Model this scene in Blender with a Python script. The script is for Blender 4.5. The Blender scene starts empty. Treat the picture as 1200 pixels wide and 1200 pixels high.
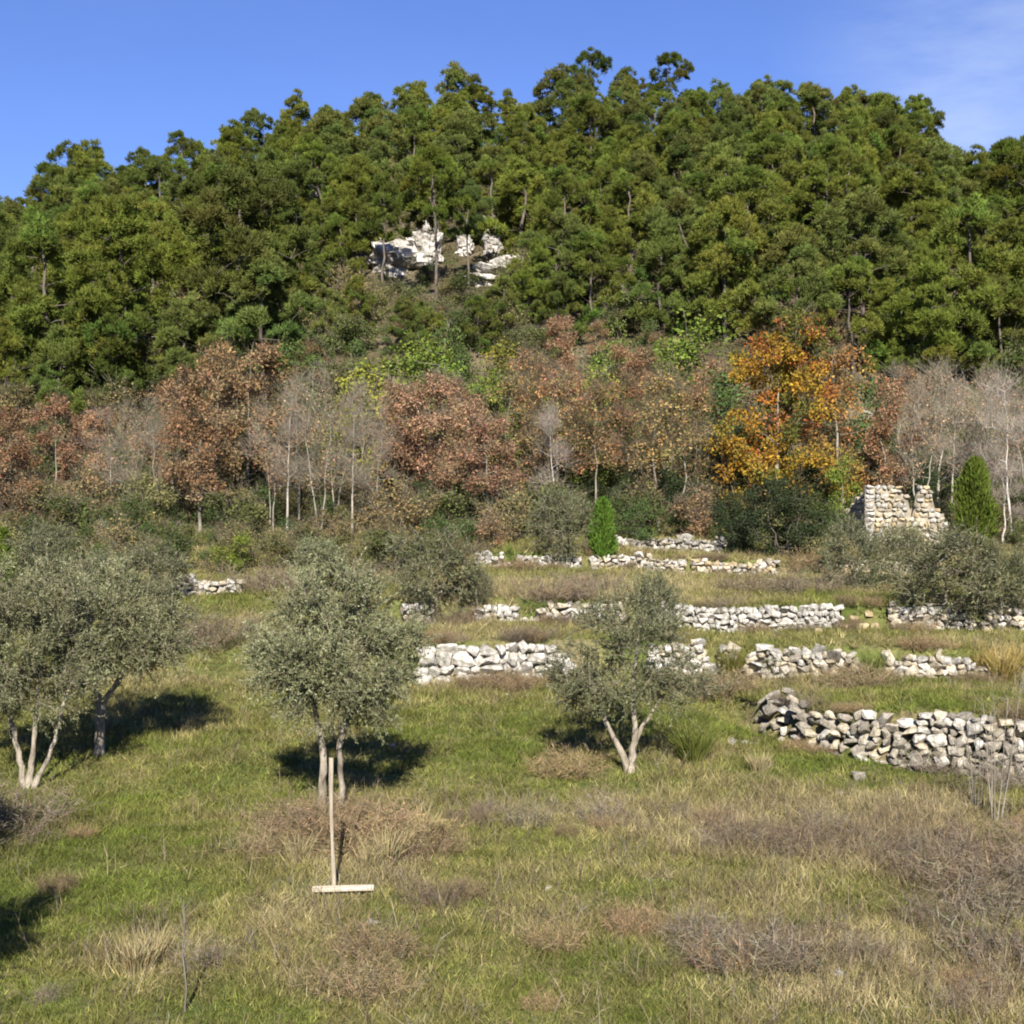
import bpy, bmesh, math
import numpy as np
from mathutils import Vector, Matrix

# ---------------------------------------------------------------- camera, sky, sun, exposure
scene = bpy.context.scene
C = scene.collection
R = math.radians
CAM = np.array([0.0, 0.0, 5.0])
FPX = 600.0 / math.tan(R(20.0))          # focal length in pixels of the 1200 px photograph
PITCH = math.atan((600 - 555) / FPX)     # the camera looks down a little

cd = bpy.data.cameras.new('camera'); cam = bpy.data.objects.new('camera', cd); C.objects.link(cam)
cd.sensor_width = 36.0; cd.lens = 18.0 / math.tan(R(20.0)); cd.clip_start = 0.1; cd.clip_end = 3000
cam.location = CAM; cam.rotation_euler = (R(90) - PITCH, 0, 0)
scene.camera = cam

SUN_EL, SUN_AZ = 35.0, 178.0             # degrees; azimuth from +Y towards +X (behind the camera)
world = bpy.data.worlds.new('World'); scene.world = world; world.use_nodes = True
wn = world.node_tree; wl = wn.links
for n in list(wn.nodes): wn.nodes.remove(n)
def wnode(t, **k):
    n = wn.nodes.new(t)
    for a, b in k.items(): setattr(n, a, b)
    return n
sky = wnode('ShaderNodeTexSky', sky_type='NISHITA', sun_disc=False, sun_elevation=R(SUN_EL), sun_rotation=R(SUN_AZ),
            altitude=300, air_density=1.0, dust_density=0.05, ozone_density=5.0)
tint = wnode('ShaderNodeMix', data_type='RGBA', blend_type='MULTIPLY'); tint.inputs[0].default_value = 1.0
tint.inputs[7].default_value = (0.80, 0.84, 1.22, 1)
tc = wnode('ShaderNodeTexCoord')
mp = wnode('ShaderNodeMapping'); mp.inputs['Scale'].default_value = (5, 5, 17); mp.inputs['Rotation'].default_value = (0, R(28), 0)
cn = wnode('ShaderNodeTexNoise'); cn.inputs['Scale'].default_value = 1.1; cn.inputs['Detail'].default_value = 5; cn.inputs['Roughness'].default_value = .62
cr = wnode('ShaderNodeMapRange'); cr.inputs[1].default_value = .30; cr.inputs[2].default_value = .72; cr.inputs[3].default_value = 0.0; cr.inputs[4].default_value = .36
vd = wnode('ShaderNodeVectorMath', operation='DISTANCE'); vd.inputs[1].default_value = (.312, .913, .252)
vm = wnode('ShaderNodeMapRange', interpolation_type='SMOOTHSTEP'); vm.inputs[1].default_value = .16; vm.inputs[2].default_value = .01; vm.inputs[3].default_value = .05; vm.inputs[4].default_value = 1.0
vmul = wnode('ShaderNodeMath', operation='MULTIPLY')
wl.new(tc.outputs['Generated'], vd.inputs[0]); wl.new(vd.outputs['Value'], vm.inputs[0]); wl.new(vm.outputs[0], vmul.inputs[1]); wl.new(cr.outputs[0], vmul.inputs[0])
cm = wnode('ShaderNodeMix', data_type='RGBA'); cm.inputs[7].default_value = (8.0, 8.8, 9.8, 1)
bg = wnode('ShaderNodeBackground'); bg.inputs['Strength'].default_value = 0.050
wo = wnode('ShaderNodeOutputWorld')
wl.new(sky.outputs[0], tint.inputs[6]); wl.new(tc.outputs['Generated'], mp.inputs[0]); wl.new(mp.outputs[0], cn.inputs['Vector'])
wl.new(cn.outputs[0], cr.inputs[0]); wl.new(vmul.outputs[0], cm.inputs[0]); wl.new(tint.outputs[2], cm.inputs[6])
wl.new(cm.outputs[2], bg.inputs[0]); wl.new(bg.outputs[0], wo.inputs[0])

sd = bpy.data.lights.new('sun', 'SUN'); sd.energy = 4.6; sd.angle = R(0.5); sd.color = (1.0, 0.93, 0.82)
sun = bpy.data.objects.new('sun', sd); C.objects.link(sun)
to_sun = Vector((math.sin(R(SUN_AZ)) * math.cos(R(SUN_EL)), math.cos(R(SUN_AZ)) * math.cos(R(SUN_EL)), math.sin(R(SUN_EL))))
sun.rotation_euler = (-to_sun).to_track_quat('-Z', 'Y').to_euler(); sun.location = (5, -20, 40)

vs = scene.view_settings
vs.view_transform = 'Standard'; vs.look = 'None'; vs.exposure = 1.3; vs.gamma = 1.0; vs.use_curve_mapping = False
scene.render.engine = 'CYCLES'
cy = scene.cycles
cy.use_denoising = True; cy.max_bounces = 5; cy.diffuse_bounces = 3; cy.glossy_bounces = 2; cy.transmission_bounces = 3
cy.transparent_max_bounces = 4; cy.caustics_reflective = False; cy.caustics_refractive = False
cy.pixel_filter_type = 'BLACKMAN_HARRIS'; cy.filter_width = 2.0

# ---------------------------------------------------------------- helpers
rng = np.random.default_rng(7)
_grids = [np.random.default_rng(100 + i).random((128, 128)) for i in range(8)]
def vnoise(x, y, scale, seed=0):
    g = _grids[seed % 8]; x = np.asarray(x, float) / scale + 300.3 + seed * 7.7; y = np.asarray(y, float) / scale + 300.7
    ix = np.floor(x).astype(int); iy = np.floor(y).astype(int); fx = x - ix; fy = y - iy
    fx = fx * fx * (3 - 2 * fx); fy = fy * fy * (3 - 2 * fy)
    a = g[ix % 128, iy % 128]; b = g[(ix + 1) % 128, iy % 128]; c = g[ix % 128, (iy + 1) % 128]; d = g[(ix + 1) % 128, (iy + 1) % 128]
    return (a * (1 - fx) + b * fx) * (1 - fy) + (c * (1 - fx) + d * fx) * fy
def ss(t):
    t = np.clip(t, 0, 1); return t * t * (3 - 2 * t)
def norm(v): return v / np.maximum(np.linalg.norm(v, axis=-1, keepdims=True), 1e-9)
def runit(r, n): return norm(r.normal(size=(n, 3)))

# ---------------------------------------------------------------- the lie of the land
def line_a(x): return np.interp(x, [-5, 3.0, 4.7, 5.6, 6.6, 8.1, 14, 30], [31, 28.6, 26.9, 25.0, 23.9, 22.8, 20.5, 17])
def line_b(x): return 30.0 + 0.25 * np.sin(np.asarray(x) * .5) + 0.02 * np.asarray(x)
def line_c(x): return 33.8 + 0.3 * np.sin(np.asarray(x) * .35 + 1)
def line_d(x): return np.interp(x, [-6, 4, 9, 14, 25], [44.3, 44.0, 43, 41.5, 40])
def line_e(x): return 47.4 + 0.3 * np.sin(np.asarray(x) * .6)
RX = [-90, -60, -47, -35, -24, -12, -5, 8, 14, 24, 33, 38.5, 41, 44, 50, 60, 90]
RZ = [16, 22, 26.0, 30.0, 33.2, 36.2, 37.2, 38, 37.8, 36.8, 35.4, 34.4, 31.5, 29.5, 29.0, 28, 20]
def ridge(x): return np.interp(x, RX, RZ)
def ground(x, y, rough=True):
    x = np.asarray(x, float); y = np.asarray(y, float)
    z = 3.4 * (1 - ss((y - 1.0) / 11.0))
    right = ss((x - 3.2) / 1.6)
    z = z + 0.55 * ss((y - 21) / 9.5) * (1 - right)
    wa = np.where(x > 4.6, .16, 1.6); z = z + (.62 + .34 * ss((x - 4.6) / 3.0) * (1 - ss((y - 24.2) / 5.5))) * right * ss((y - line_a(x) - .1) / wa)
    hb = .82 - .20 * right; wb = np.where((x > -2.1) & (x < 10.4), .18, 3.0); z = z + hb * ss((y - line_b(x) - .1) / wb)
    wc = np.where(x > -2.9, .18, 3.5); z = z + .56 * ss((y - line_c(x) - .1) / wc)
    z = z + .10 * ss((y - 36) / 7)
    wd = np.where(x > -1.6, .2, 3.5); z = z + .45 * ss((y - line_d(x) - .1) / wd)
    we = np.where((x > 3) & (x < 7.6), .2, 3.5); z = z + .30 * ss((y - line_e(x) - .1) / we)
    z = z + .35 * ss((y - 48) / 12)
    u = (y - 57) / 76.0
    s = np.where(u < 0, 0, np.where(u < .12, u * u / .24, u - .06)) / .94
    up = np.minimum(s, 1.0)
    up = up - 0.05 * ss((s - .85) / .15)
    back = ss((y - 133) / 130.0)
    hz = (ridge(x * 131 / np.maximum(y, 100)) - 3.0) * up * (1 - .75 * back)
    z = z + hz
    if rough:
        k = np.where(y < 55, 1.0, 1.0 + np.minimum((y - 55) / 15, 3.0))
        z = z + (vnoise(x, y, 2.6, 1) - .5) * .13 * k + (vnoise(x, y, .8, 2) - .5) * .06 * np.minimum(k, 2.0)
        z = z + np.where(y > 62, (vnoise(x, y, 11, 3) - .5) * 3.0 * ss((y - 62) / 20), 0)
    return z
def gz(x, y): return float(ground(np.array([x]), np.array([y]))[0])
cP, sP = math.cos(PITCH), math.sin(PITCH)
def ray(px, py):
    a = (px - 600) / FPX; b = (600 - py) / FPX
    return np.array([a, cP + b * sP, -sP + b * cP])
def hit(px, py, y0=8.0, y1=160.0):
    d = ray(px, py); d = d / d[1]
    ys = np.arange(y0, y1, .05); P = CAM + d * ys[:, None]
    below = P[:, 2] < ground(P[:, 0], P[:, 1])
    i = int(np.argmax(below)) if below.any() else len(ys) - 1
    return P[i]
def at(px, y):                              # the ground point under picture column px at distance y
    x = (px - 600) / FPX * y; return np.array([x, y, gz(x, y)])
def zat(py, y):                             # height of picture row py at distance y
    d = ray(600, py); return CAM[2] + d[2] / d[1] * y
def topx(px_, y): return 0
def project(x, y, z):
    dx, dy, dz = x - CAM[0], y - CAM[1], z - CAM[2]
    f = dy * cP - dz * sP; u = dy * sP + dz * cP
    return 600 + FPX * dx / f, 600 - FPX * u / f

# ---------------------------------------------------------------- materials
def mat(name):
    m = bpy.data.materials.new(name); m.use_nodes = True
    nt = m.node_tree
    for n in list(nt.nodes): nt.nodes.remove(n)
    return m, nt
def N(nt, t, **k):
    n = nt.nodes.new(t)
    for a, b in k.items(): setattr(n, a, b)
    return n
def ramp(nt, stops):
    n = N(nt, 'ShaderNodeValToRGB'); e = n.color_ramp.elements
    while len(e) < len(stops): e.new(.5)
    for q, (p, c) in zip(e, stops): q.position = p; q.color = (*c, 1)
    return n
def leaf_mat(name, transl=.28, hue=.03, val=.35, rough=.7, spec=.15, sat=1.0):
    m, nt = mat(name); L = nt.links
    a = N(nt, 'ShaderNodeAttribute', attribute_name='col')
    oi = N(nt, 'ShaderNodeObjectInfo')
    h = N(nt, 'ShaderNodeMapRange'); h.inputs[3].default_value = .5 - hue; h.inputs[4].default_value = .5 + hue
    w = N(nt, 'ShaderNodeTexWhiteNoise', noise_dimensions='1D')
    v = N(nt, 'ShaderNodeMapRange'); v.inputs[3].default_value = 1 - val; v.inputs[4].default_value = 1 + val
    hs = N(nt, 'ShaderNodeHueSaturation'); hs.inputs['Saturation'].default_value = sat
    p = N(nt, 'ShaderNodeBsdfPrincipled'); p.inputs['Roughness'].default_value = rough; p.inputs['Specular IOR Level'].default_value = spec
    t = N(nt, 'ShaderNodeBsdfTranslucent'); mx = N(nt, 'ShaderNodeMixShader'); mx.inputs[0].default_value = transl
    o = N(nt, 'ShaderNodeOutputMaterial')
    L.new(oi.outputs['Random'], h.inputs[0]); L.new(oi.outputs['Random'], w.inputs['W']); L.new(w.outputs['Value'], v.inputs[0])
    L.new(a.outputs['Color'], hs.inputs['Color']); L.new(h.outputs[0], hs.inputs['Hue']); L.new(v.outputs[0], hs.inputs['Value'])
    L.new(hs.outputs[0], p.inputs['Base Color']); L.new(hs.outputs[0], t.inputs['Color'])
    L.new(p.outputs[0], mx.inputs[1]); L.new(t.outputs[0], mx.inputs[2]); L.new(mx.outputs[0], o.inputs[0])
    return m
def noise_mat(name, stops, scale=6, detail=5, rough=.9, bump=.4, bscale=30, vary=0.0, stretch=(1, 1, 1), coords='Object', bdist=.03):
    m, nt = mat(name); L = nt.links
    tcn = N(nt, 'ShaderNodeTexCoord'); mpn = N(nt, 'ShaderNodeMapping'); mpn.inputs['Scale'].default_value = stretch
    L.new(tcn.outputs[coords], mpn.inputs[0])
    n = N(nt, 'ShaderNodeTexNoise'); n.inputs['Scale'].default_value = scale; n.inputs['Detail'].default_value = detail; n.inputs['Roughness'].default_value = .62
    r = ramp(nt, stops); L.new(mpn.outputs[0], n.inputs['Vector']); L.new(n.outputs[0], r.inputs[0])
    p = N(nt, 'ShaderNodeBsdfPrincipled'); p.inputs['Roughness'].default_value = rough; p.inputs['Specular IOR Level'].default_value = .15
    src = r.outputs[0]
    if vary:
        oi = N(nt, 'ShaderNodeObjectInfo'); v = N(nt, 'ShaderNodeMapRange'); v.inputs[3].default_value = 1 - vary; v.inputs[4].default_value = 1 + vary
        hs = N(nt, 'ShaderNodeHueSaturation'); L.new(oi.outputs['Random'], v.inputs[0]); L.new(v.outputs[0], hs.inputs['Value'])
        L.new(src, hs.inputs['Color']); src = hs.outputs[0]
    L.new(src, p.inputs['Base Color'])
    n2 = N(nt, 'ShaderNodeTexNoise'); n2.inputs['Scale'].default_value = bscale; n2.inputs['Detail'].default_value = 4
    b = N(nt, 'ShaderNodeBump'); b.inputs['Strength'].default_value = bump; b.inputs['Distance'].default_value = bdist
    L.new(mpn.outputs[0], n2.inputs['Vector']); L.new(n2.outputs[0], b.inputs['Height']); L.new(b.outputs[0], p.inputs['Normal'])
    o = N(nt, 'ShaderNodeOutputMaterial'); L.new(p.outputs[0], o.inputs[0])
    return m

M_pine = leaf_mat('pine_needles', .30, .010, .20)
M_oak = leaf_mat('autumn_leaves', .30, .015, .2)
M_ever = leaf_mat('evergreen_leaves', .18, .02, .22)
M_olive = leaf_mat('olive_leaves', .15, .008, .10, rough=.5, spec=.35)
M_grass = leaf_mat('grass_blades', .30, 0.0, 0.0)
M_twig = leaf_mat('twigs', .0, .012, .18, rough=.85)
M_pbark = noise_mat('pine_bark', [(.3, (.05, .042, .035)), (.55, (.12, .10, .085)), (.8, (.2, .175, .15))], 5, stretch=(1, 1, .35), vary=.25)
M_gbark = noise_mat('pale_bark', [(.3, (.10, .088, .068)), (.5, (.20, .18, .145)), (.75, (.34, .31, .26))], 6, stretch=(1, 1, .3), vary=.3)
M_mbark = noise_mat('silvery_bark', [(.3, (.15, .135, .11)), (.5, (.29, .265, .22)), (.75, (.43, .40, .34))], 6, stretch=(1, 1, .3), vary=.2)
M_wbark = noise_mat('white_bark', [(.3, (.30, .28, .25)), (.5, (.48, .45, .41)), (.75, (.6, .57, .52))], 6, stretch=(1, 1, .3), vary=.1)
M_obark = noise_mat('olive_bark', [(.30, (.09, .075, .055)), (.48, (.23, .20, .155)), (.75, (.40, .36, .29))], 9, stretch=(1, 1, .3), vary=.12, bump=.8, bscale=40)
M_lime = noise_mat('pale_limestone', [(.28, (.11, .10, .085)), (.42, (.30, .28, .24)), (.55, (.48, .46, .415)), (.8, (.60, .58, .53))], 3.2, vary=.28, bump=1.0, bscale=14, detail=8)
M_grey = noise_mat('grey_limestone', [(.25, (.07, .066, .055)), (.42, (.20, .18, .145)), (.6, (.325, .295, .245)), (.82, (.46, .425, .36))], 5, vary=.38, bump=.7, bscale=22)
M_cream = noise_mat('cream_limestone', [(.27, (.13, .10, .065)), (.42, (.34, .29, .205)), (.6, (.53, .48, .38)), (.82, (.64, .61, .53))], 3.2, vary=.28, bump=1.0, detail=8, bscale=22)
M_ochre = noise_mat('ochre_limestone', [(.25, (.16, .11, .06)), (.45, (.36, .28, .16)), (.7, (.46, .39, .27))], 4, vary=.25, bump=.6, bscale=22)
M_mortar = noise_mat('crumbling_mortar', [(.3, (.15, .125, .09)), (.6, (.30, .265, .20)), (.8, (.40, .36, .285))], 5, bump=.8, bscale=18)
M_cliff = noise_mat('cliff_limestone', [(.30, (.09, .08, .065)), (.44, (.30, .28, .245)), (.56, (.47, .45, .42)), (.8, (.58, .565, .54))], .9, detail=8, bump=1.0, bscale=3.0, bdist=.25)
M_wood = noise_mat('weathered_wood', [(.3, (.22, .18, .13)), (.6, (.40, .35, .27)), (.8, (.50, .45, .36))], 5, stretch=(8, 8, .6), bump=.5)
M_board = noise_mat('bleached_board', [(.25, (.26, .18, .10)), (.42, (.40, .35, .27)), (.7, (.60, .56, .49))], 2.2, stretch=(1.5, 8, 8), bump=.3)

def ground_mat():
    m, nt = mat('earth_and_turf'); L = nt.links
    g = N(nt, 'ShaderNodeNewGeometry')
    sx = N(nt, 'ShaderNodeSeparateXYZ'); L.new(g.outputs['Position'], sx.inputs[0])
    def nz(s, d=4):
        n = N(nt, 'ShaderNodeTexNoise'); n.inputs['Scale'].default_value = s; n.inputs['Detail'].default_value = d; n.inputs['Roughness'].default_value = .65
        L.new(g.outputs['Position'], n.inputs['Vector']); return n
    n1 = nz(.55, 6); r1 = ramp(nt, [(.33, (.075, .10, .024)), (.47, (.115, .13, .038)), (.56, (.17, .155, .065)), (.68, (.18, .145, .08))]); L.new(n1.outputs[0], r1.inputs[0])
    n2 = nz(9, 5); r2 = ramp(nt, [(.3, (.45, .45, .45)), (.7, (1.3, 1.3, 1.3))]); L.new(n2.outputs[0], r2.inputs[0])
    mu = N(nt, 'ShaderNodeMix', data_type='RGBA', blend_type='MULTIPLY'); mu.inputs[0].default_value = 1
    L.new(r1.outputs[0], mu.inputs[6]); L.new(r2.outputs[0], mu.inputs[7])
    n3 = nz(.35, 8); r3 = ramp(nt, [(.32, (.05, .05, .022)), (.48, (.085, .07, .04)), (.62, (.14, .115, .075)), (.73, (.32, .29, .24))]); L.new(n3.outputs[0], r3.inputs[0])
    mr = N(nt, 'ShaderNodeMapRange', clamp=True); mr.inputs[1].default_value = 50; mr.inputs[2].default_value = 60; L.new(sx.outputs[1], mr.inputs[0])
    mx = N(nt, 'ShaderNodeMix', data_type='RGBA'); L.new(mr.outputs[0], mx.inputs[0]); L.new(mu.outputs[2], mx.inputs[6]); L.new(r3.outputs[0], mx.inputs[7])
    p = N(nt, 'ShaderNodeBsdfPrincipled'); p.inputs['Roughness'].default_value = .95; p.inputs['Specular IOR Level'].default_value = .1
    L.new(mx.outputs[2], p.inputs['Base Color'])
    nb = nz(14, 5); b = N(nt, 'ShaderNodeBump'); b.inputs['Strength'].default_value = .8; b.inputs['Distance'].default_value = .06
    L.new(nb.outputs[0], b.inputs['Height']); L.new(b.outputs[0], p.inputs['Normal'])
    o = N(nt, 'ShaderNodeOutputMaterial'); L.new(p.outputs[0], o.inputs[0]); return m

# ---------------------------------------------------------------- meshes and objects
def mk_mesh(name, V, T, m, col=None, smooth=False):
    me = bpy.data.meshes.new(name)
    V = np.ascontiguousarray(V, np.float32); T = np.ascontiguousarray(T, np.int32); k = T.shape[1]
    me.vertices.add(len(V)); me.vertices.foreach_set('co', V.ravel())
    me.loops.add(T.size); me.loops.foreach_set('vertex_index', T.ravel())
    me.polygons.add(len(T)); me.polygons.foreach_set('loop_start', np.arange(0, T.size, k, dtype=np.int32))
    if smooth: me.polygons.foreach_set('use_smooth', np.ones(len(T), bool))
    if col is not None:
        a = me.attributes.new('col', 'FLOAT_COLOR', 'POINT')
        a.data.foreach_set('color', np.ascontiguousarray(np.concatenate([col, np.ones((len(col), 1))], 1), np.float32).ravel())
    me.materials.append(m); me.update(calc_edges=True); me.validate()
    return me
class Geo:                                   # collects triangles
    def __init__(s): s.V = []; s.T = []; s.K = []; s.n = 0
    def add(s, V, T, col=None):
        s.V.append(V); s.T.append(np.asarray(T) + s.n); s.n += len(V)
        if col is not None: s.K.append(col)
    def mesh(s, name, m, smooth=False):
        return mk_mesh(name, np.concatenate(s.V), np.concatenate(s.T), m, np.concatenate(s.K) if s.K else None, smooth)
def blades(g, pos, d, ln, wd, col, r):       # one slim triangle each
    n = len(pos); side = norm(np.cross(d, runit(r, n))) * (np.broadcast_to(wd, (n,))[:, None] * .5)
    tip = pos + d * np.broadcast_to(ln, (n,))[:, None]
    V = np.stack([pos - side, pos + side, tip], 1).reshape(-1, 3)
    g.add(V, np.arange(3 * n).reshape(-1, 3), np.repeat(col, 3, 0))
def leaves(g, pos, d, ln, wd, col, r):       # folded rhombus, two triangles
    n = len(pos); s0 = norm(np.cross(d, runit(r, n))); up = np.cross(s0, d)
    L_ = np.broadcast_to(ln, (n,))[:, None]; side = s0 * np.broadcast_to(wd, (n,))[:, None] * .5
    mid = pos + d * L_ * .45 + up * L_ * .06
    V = np.stack([pos, mid - side, pos + d * L_, mid + side], 1).reshape(-1, 3); b = np.arange(n)[:, None] * 4
    g.add(V, np.concatenate([b + [0, 1, 2], b + [0, 2, 3]]), np.repeat(col, 4, 0))
def twigs(g, p0, p1, r0, r1, col=None):      # three-sided cones
    n = len(p0); t = norm(p1 - p0); ref = np.where(np.abs(t[:, 2:3]) > .8, [[1.0, 0, 0]], [[0, 0, 1.0]])
    u = norm(np.cross(t, ref)); v = np.cross(t, u); R0 = np.broadcast_to(r0, (n,))[:, None]; R1 = np.broadcast_to(r1, (n,))[:, None]
    ring = [u * math.cos(a) + v * math.sin(a) for a in (0, 2.094, 4.189)]
    V = np.stack([p0 + q * R0 for q in ring] + [p1 + q * R1 for q in ring], 1).reshape(-1, 3)
    f = np.array([[0, 1, 4], [0, 4, 3], [1, 2, 5], [1, 5, 4], [2, 0, 3], [2, 3, 5]])
    g.add(V, (np.arange(n)[:, None, None] * 6 + f).reshape(-1, 3), None if col is None else np.repeat(col, 6, 0))
def tube(g, pts, rad, sides=6):
    pts = np.asarray(pts, float); n = len(pts); t = norm(np.gradient(pts, axis=0)); m = norm((pts[-1] - pts[0])[None])[0]
    ref = np.array([1.0, .1, 0]) if abs(m[2]) > .7 else np.array([0, .1, 1.0])
    u = norm(np.cross(t, ref)); v = np.cross(t, u); a = np.arange(sides) * 2 * math.pi / sides
    V = (pts[:, None] + (u[:, None] * np.cos(a)[:, None] + v[:, None] * np.sin(a)[:, None]) * np.asarray(rad)[:, None, None]).reshape(-1, 3)
    V = np.concatenate([V, pts[-1:]]); T = []
    for i in range(n - 1):
        for j in range(sides):
            k = (j + 1) % sides; T += [[i * sides + j, i * sides + k, (i + 1) * sides + k], [i * sides + j, (i + 1) * sides + k, (i + 1) * sides + j]]
    for j in range(sides): T.append([(n - 1) * sides + j, (n - 1) * sides + (j + 1) % sides, n * sides])
    g.add(V, T)

def link(name, data, parent=None):
    o = bpy.data.objects.new(name, data); C.objects.link(o)
    if parent is not None: o.parent = parent
    return o
def tag(o, label, cat, group=None, kind=None):
    if label: o['label'] = label
    if cat: o['category'] = cat
    if group: o['group'] = group
    if kind: o['kind'] = kind
    return o
def thing(name, loc, label, cat, group=None, rz=0.0, sc=1.0, parts=()):
    e = link(name, None); e.location = loc; e.rotation_euler = (0, 0, rz)
    e.scale = (sc, sc, sc) if np.isscalar(sc) else sc
    e.empty_display_size = .2
    tag(e, label, cat, group)
    for pn, me in parts: link(pn, me, e)
    return e

# ---------------------------------------------------------------- the ground sheet
def axis(segs):
    out = []
    for a, b, st in segs: out.append(np.arange(a, b, st))
    return np.concatenate(out + [[segs[-1][1]]])
gx = axis([(-700, -120, 40), (-120, -60, 4), (-60, -18, 1.2), (-18, 20, .24), (20, 60, 1.2), (60, 120, 4), (120, 700, 40)])
gy = axis([(-300, -20, 35), (-20, 8, 2), (8, 52, .22), (52, 150, 1.2), (150, 280, 6), (280, 1200, 60)])
GX, GY = np.meshgrid(gx, gy); GZ = ground(GX, GY)
nx, ny = len(gx), len(gy); idx = np.arange(nx * ny).reshape(ny, nx)
Q = np.stack([idx[:-1, :-1], idx[:-1, 1:], idx[1:, 1:], idx[1:, :-1]], -1).reshape(-1, 4)
tag(link('ground', mk_mesh('ground', np.stack([GX, GY, GZ], -1).reshape(-1, 3), Q, ground_mat(), smooth=True)),
    'sloping grassy field with terraces rising to a wooded hill', 'ground', kind='structure')

# ---------------------------------------------------------------- stones and walls
def rock_mesh(name, seed, m, dims=(1, 1, 1), npts=22, jag=.26):
    r = np.random.default_rng(seed); bm = bmesh.new()
    p = norm(r.normal(size=(npts, 3))); p = np.sign(p) * np.abs(p) ** .55
    p = p / np.abs(p).max(0) * .5 * (1 - jag * r.random((npts, 1)))
    p *= 1 - .10 * r.random((npts, 3))
    for q in p * np.array(dims): bm.verts.new(q)
    h = bmesh.ops.convex_hull(bm, input=bm.verts)
    bmesh.ops.delete(bm, geom=[v for v in bm.verts if not v.link_faces], context='VERTS')
    me = bpy.data.meshes.new(name); bm.to_mesh(me); bm.free(); me.materials.append(m); return me
STONES = {k: [rock_mesh('stone', 50 + i, m) for i in range(9)] for k, m in (('lime', M_lime), ('grey', M_grey), ('cream', M_cream), ('ochre', M_ochre))}
def wall(name, label, path, height, size, kinds, seed, base=None, fallen=.0, proud=.0, group='dry stone terrace walls', cat='stone wall', core=True):
    """a dry stone wall: courses of single stones along path (x list, line function)"""
    r = np.random.default_rng(seed); (x0, x1), fy = path
    e = link(name, None); ox, oy = .5 * (x0 + x1), float(fy(.5 * (x0 + x1))); oz = gz(ox, oy - .35); e.location = (ox, oy, oz); tag(e, label, cat, group)
    e.empty_display_size = .2; cnt = 0
    size = size * .82
    if core:
        V = []; T = []; nn = 60
        for i in range(nn + 1):
            cx = x0 + .12 + (x1 - x0 - .24) * i / nn; yy_ = float(fy(cx)); zb = gz(cx, yy_ - .3) - .1; hh = max(.05, height(cx) * .86)
            V += [(cx - ox, yy_ + .05 - oy, zb - oz), (cx - ox, yy_ + .10 + .03 * r.normal() - oy, zb + hh - oz), (cx - ox, yy_ + .45 - oy, zb + hh + .03 - oz)]
        for i in range(nn):
            k = i * 3; T += [[k, k + 3, k + 4], [k, k + 4, k + 1], [k + 1, k + 4, k + 5], [k + 1, k + 5, k + 2]]
        link('wall_core', mk_mesh('wall_core', np.array(V), np.array(T), M_mortar), e)
    hmax = max(height(x) for x in np.linspace(x0, x1, 60)); z = 0.0
    while z < hmax and cnt < 298:
        ch = size * (.52 + .42 * r.random()); x = x0 + r.random() * size * .5
        while x < x1 and cnt < 298:
            w = size * (.5 + 1.2 * r.random() ** 1.4); h = ch * (.85 + .45 * r.random()); hh = height(x + w * .5)
            if z + h * .45 < hh * (1.0 + .12 * (r.random() - .5)) and r.random() > fallen:
                cx = x + w * .5; y = float(fy(cx)); zb = gz(cx, y - .3) - .04
                dep = .26 + .22 * r.random()
                kd = kinds[r.integers(len(kinds))]; o = link('stone', STONES[kd][r.integers(9)], e); cnt += 1
                o.location = (cx - ox, y - .02 + .05 * r.normal() + .10 * z - proud - oy, zb + z + h * .5 - oz)
                o.scale = (w * 1.28, dep, h * 1.34); o.rotation_euler = (.3 * r.normal(), .26 * r.normal(), .3 * r.normal() + math.atan((float(fy(cx + .1)) - float(fy(cx - .1))) / .2))
            x += w
        z += ch
    return e
def bumpy(h, s, amp=.25, gaps=()):
    def f(x):
        v = h * (1 - amp + 2 * amp * float(vnoise(x, s * 3.1, .9, s)))
        for a, b, k in gaps:
            if a < x < b: v *= k
        return v
    return f
def xs(p0, p1, y): return ((p0 - 600) / FPX * y, (p1 - 600) / FPX * y)
def wA_h(x): return (.70 + .32 * float(ss((x - 4.8) / 2.5))) * (1.0 + .35 * math.exp(-((x - 5.05) / .38) ** 2)) * (.86 + .26 * float(vnoise(x, 3, .8, 4)))
wall('dry_stone_wall', 'rough grey dry stone wall with a heaped end, bordering the lush grass of the field', ((4.72, 10.6), line_a), wA_h, .225, ['grey', 'grey', 'grey', 'cream', 'lime'], 11, core=False)
wall('dry_stone_wall', 'tall white stone retaining wall between the staked olive tree and the forked olive tree', ((-2.1, .95), line_b), bumpy(.86, 2, .12), .36, ['lime'], 12)
wall('dry_stone_wall', 'low pale wall emerging behind the forked olive tree', ((2.9, 4.75), line_b), bumpy(.72, 3, .2, [(4.2, 4.5, .5)]), .22, ['lime', 'cream'], 13)
wall('dry_stone_wall', 'short tumbled wall with dark hollows between two green rush clumps', ((5.0, 7.3), line_b), bumpy(.56, 4, .3), .22, ['lime', 'cream', 'grey'], 14)
wall('dry_stone_wall', 'low cream wall fragment just above the heaped grey wall', ((7.9, 10.2), line_b), bumpy(.5, 5, .25), .2, ['cream', 'lime'], 15)
wall('dry_stone_wall', 'broken terrace wall with brushy gaps above the tall white retaining wall', ((-2.7, 2.6), line_c), bumpy(.5, 6, .25, [(-1.9, -.85, .12), (.1, .6, .3)]), .23, ['lime', 'cream', 'lime'], 16)
wall('dry_stone_wall', 'long straight white terrace wall of small stones', ((3.3, 7.75), line_c), bumpy(.60, 7, .08), .19, ['lime'], 17)
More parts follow.
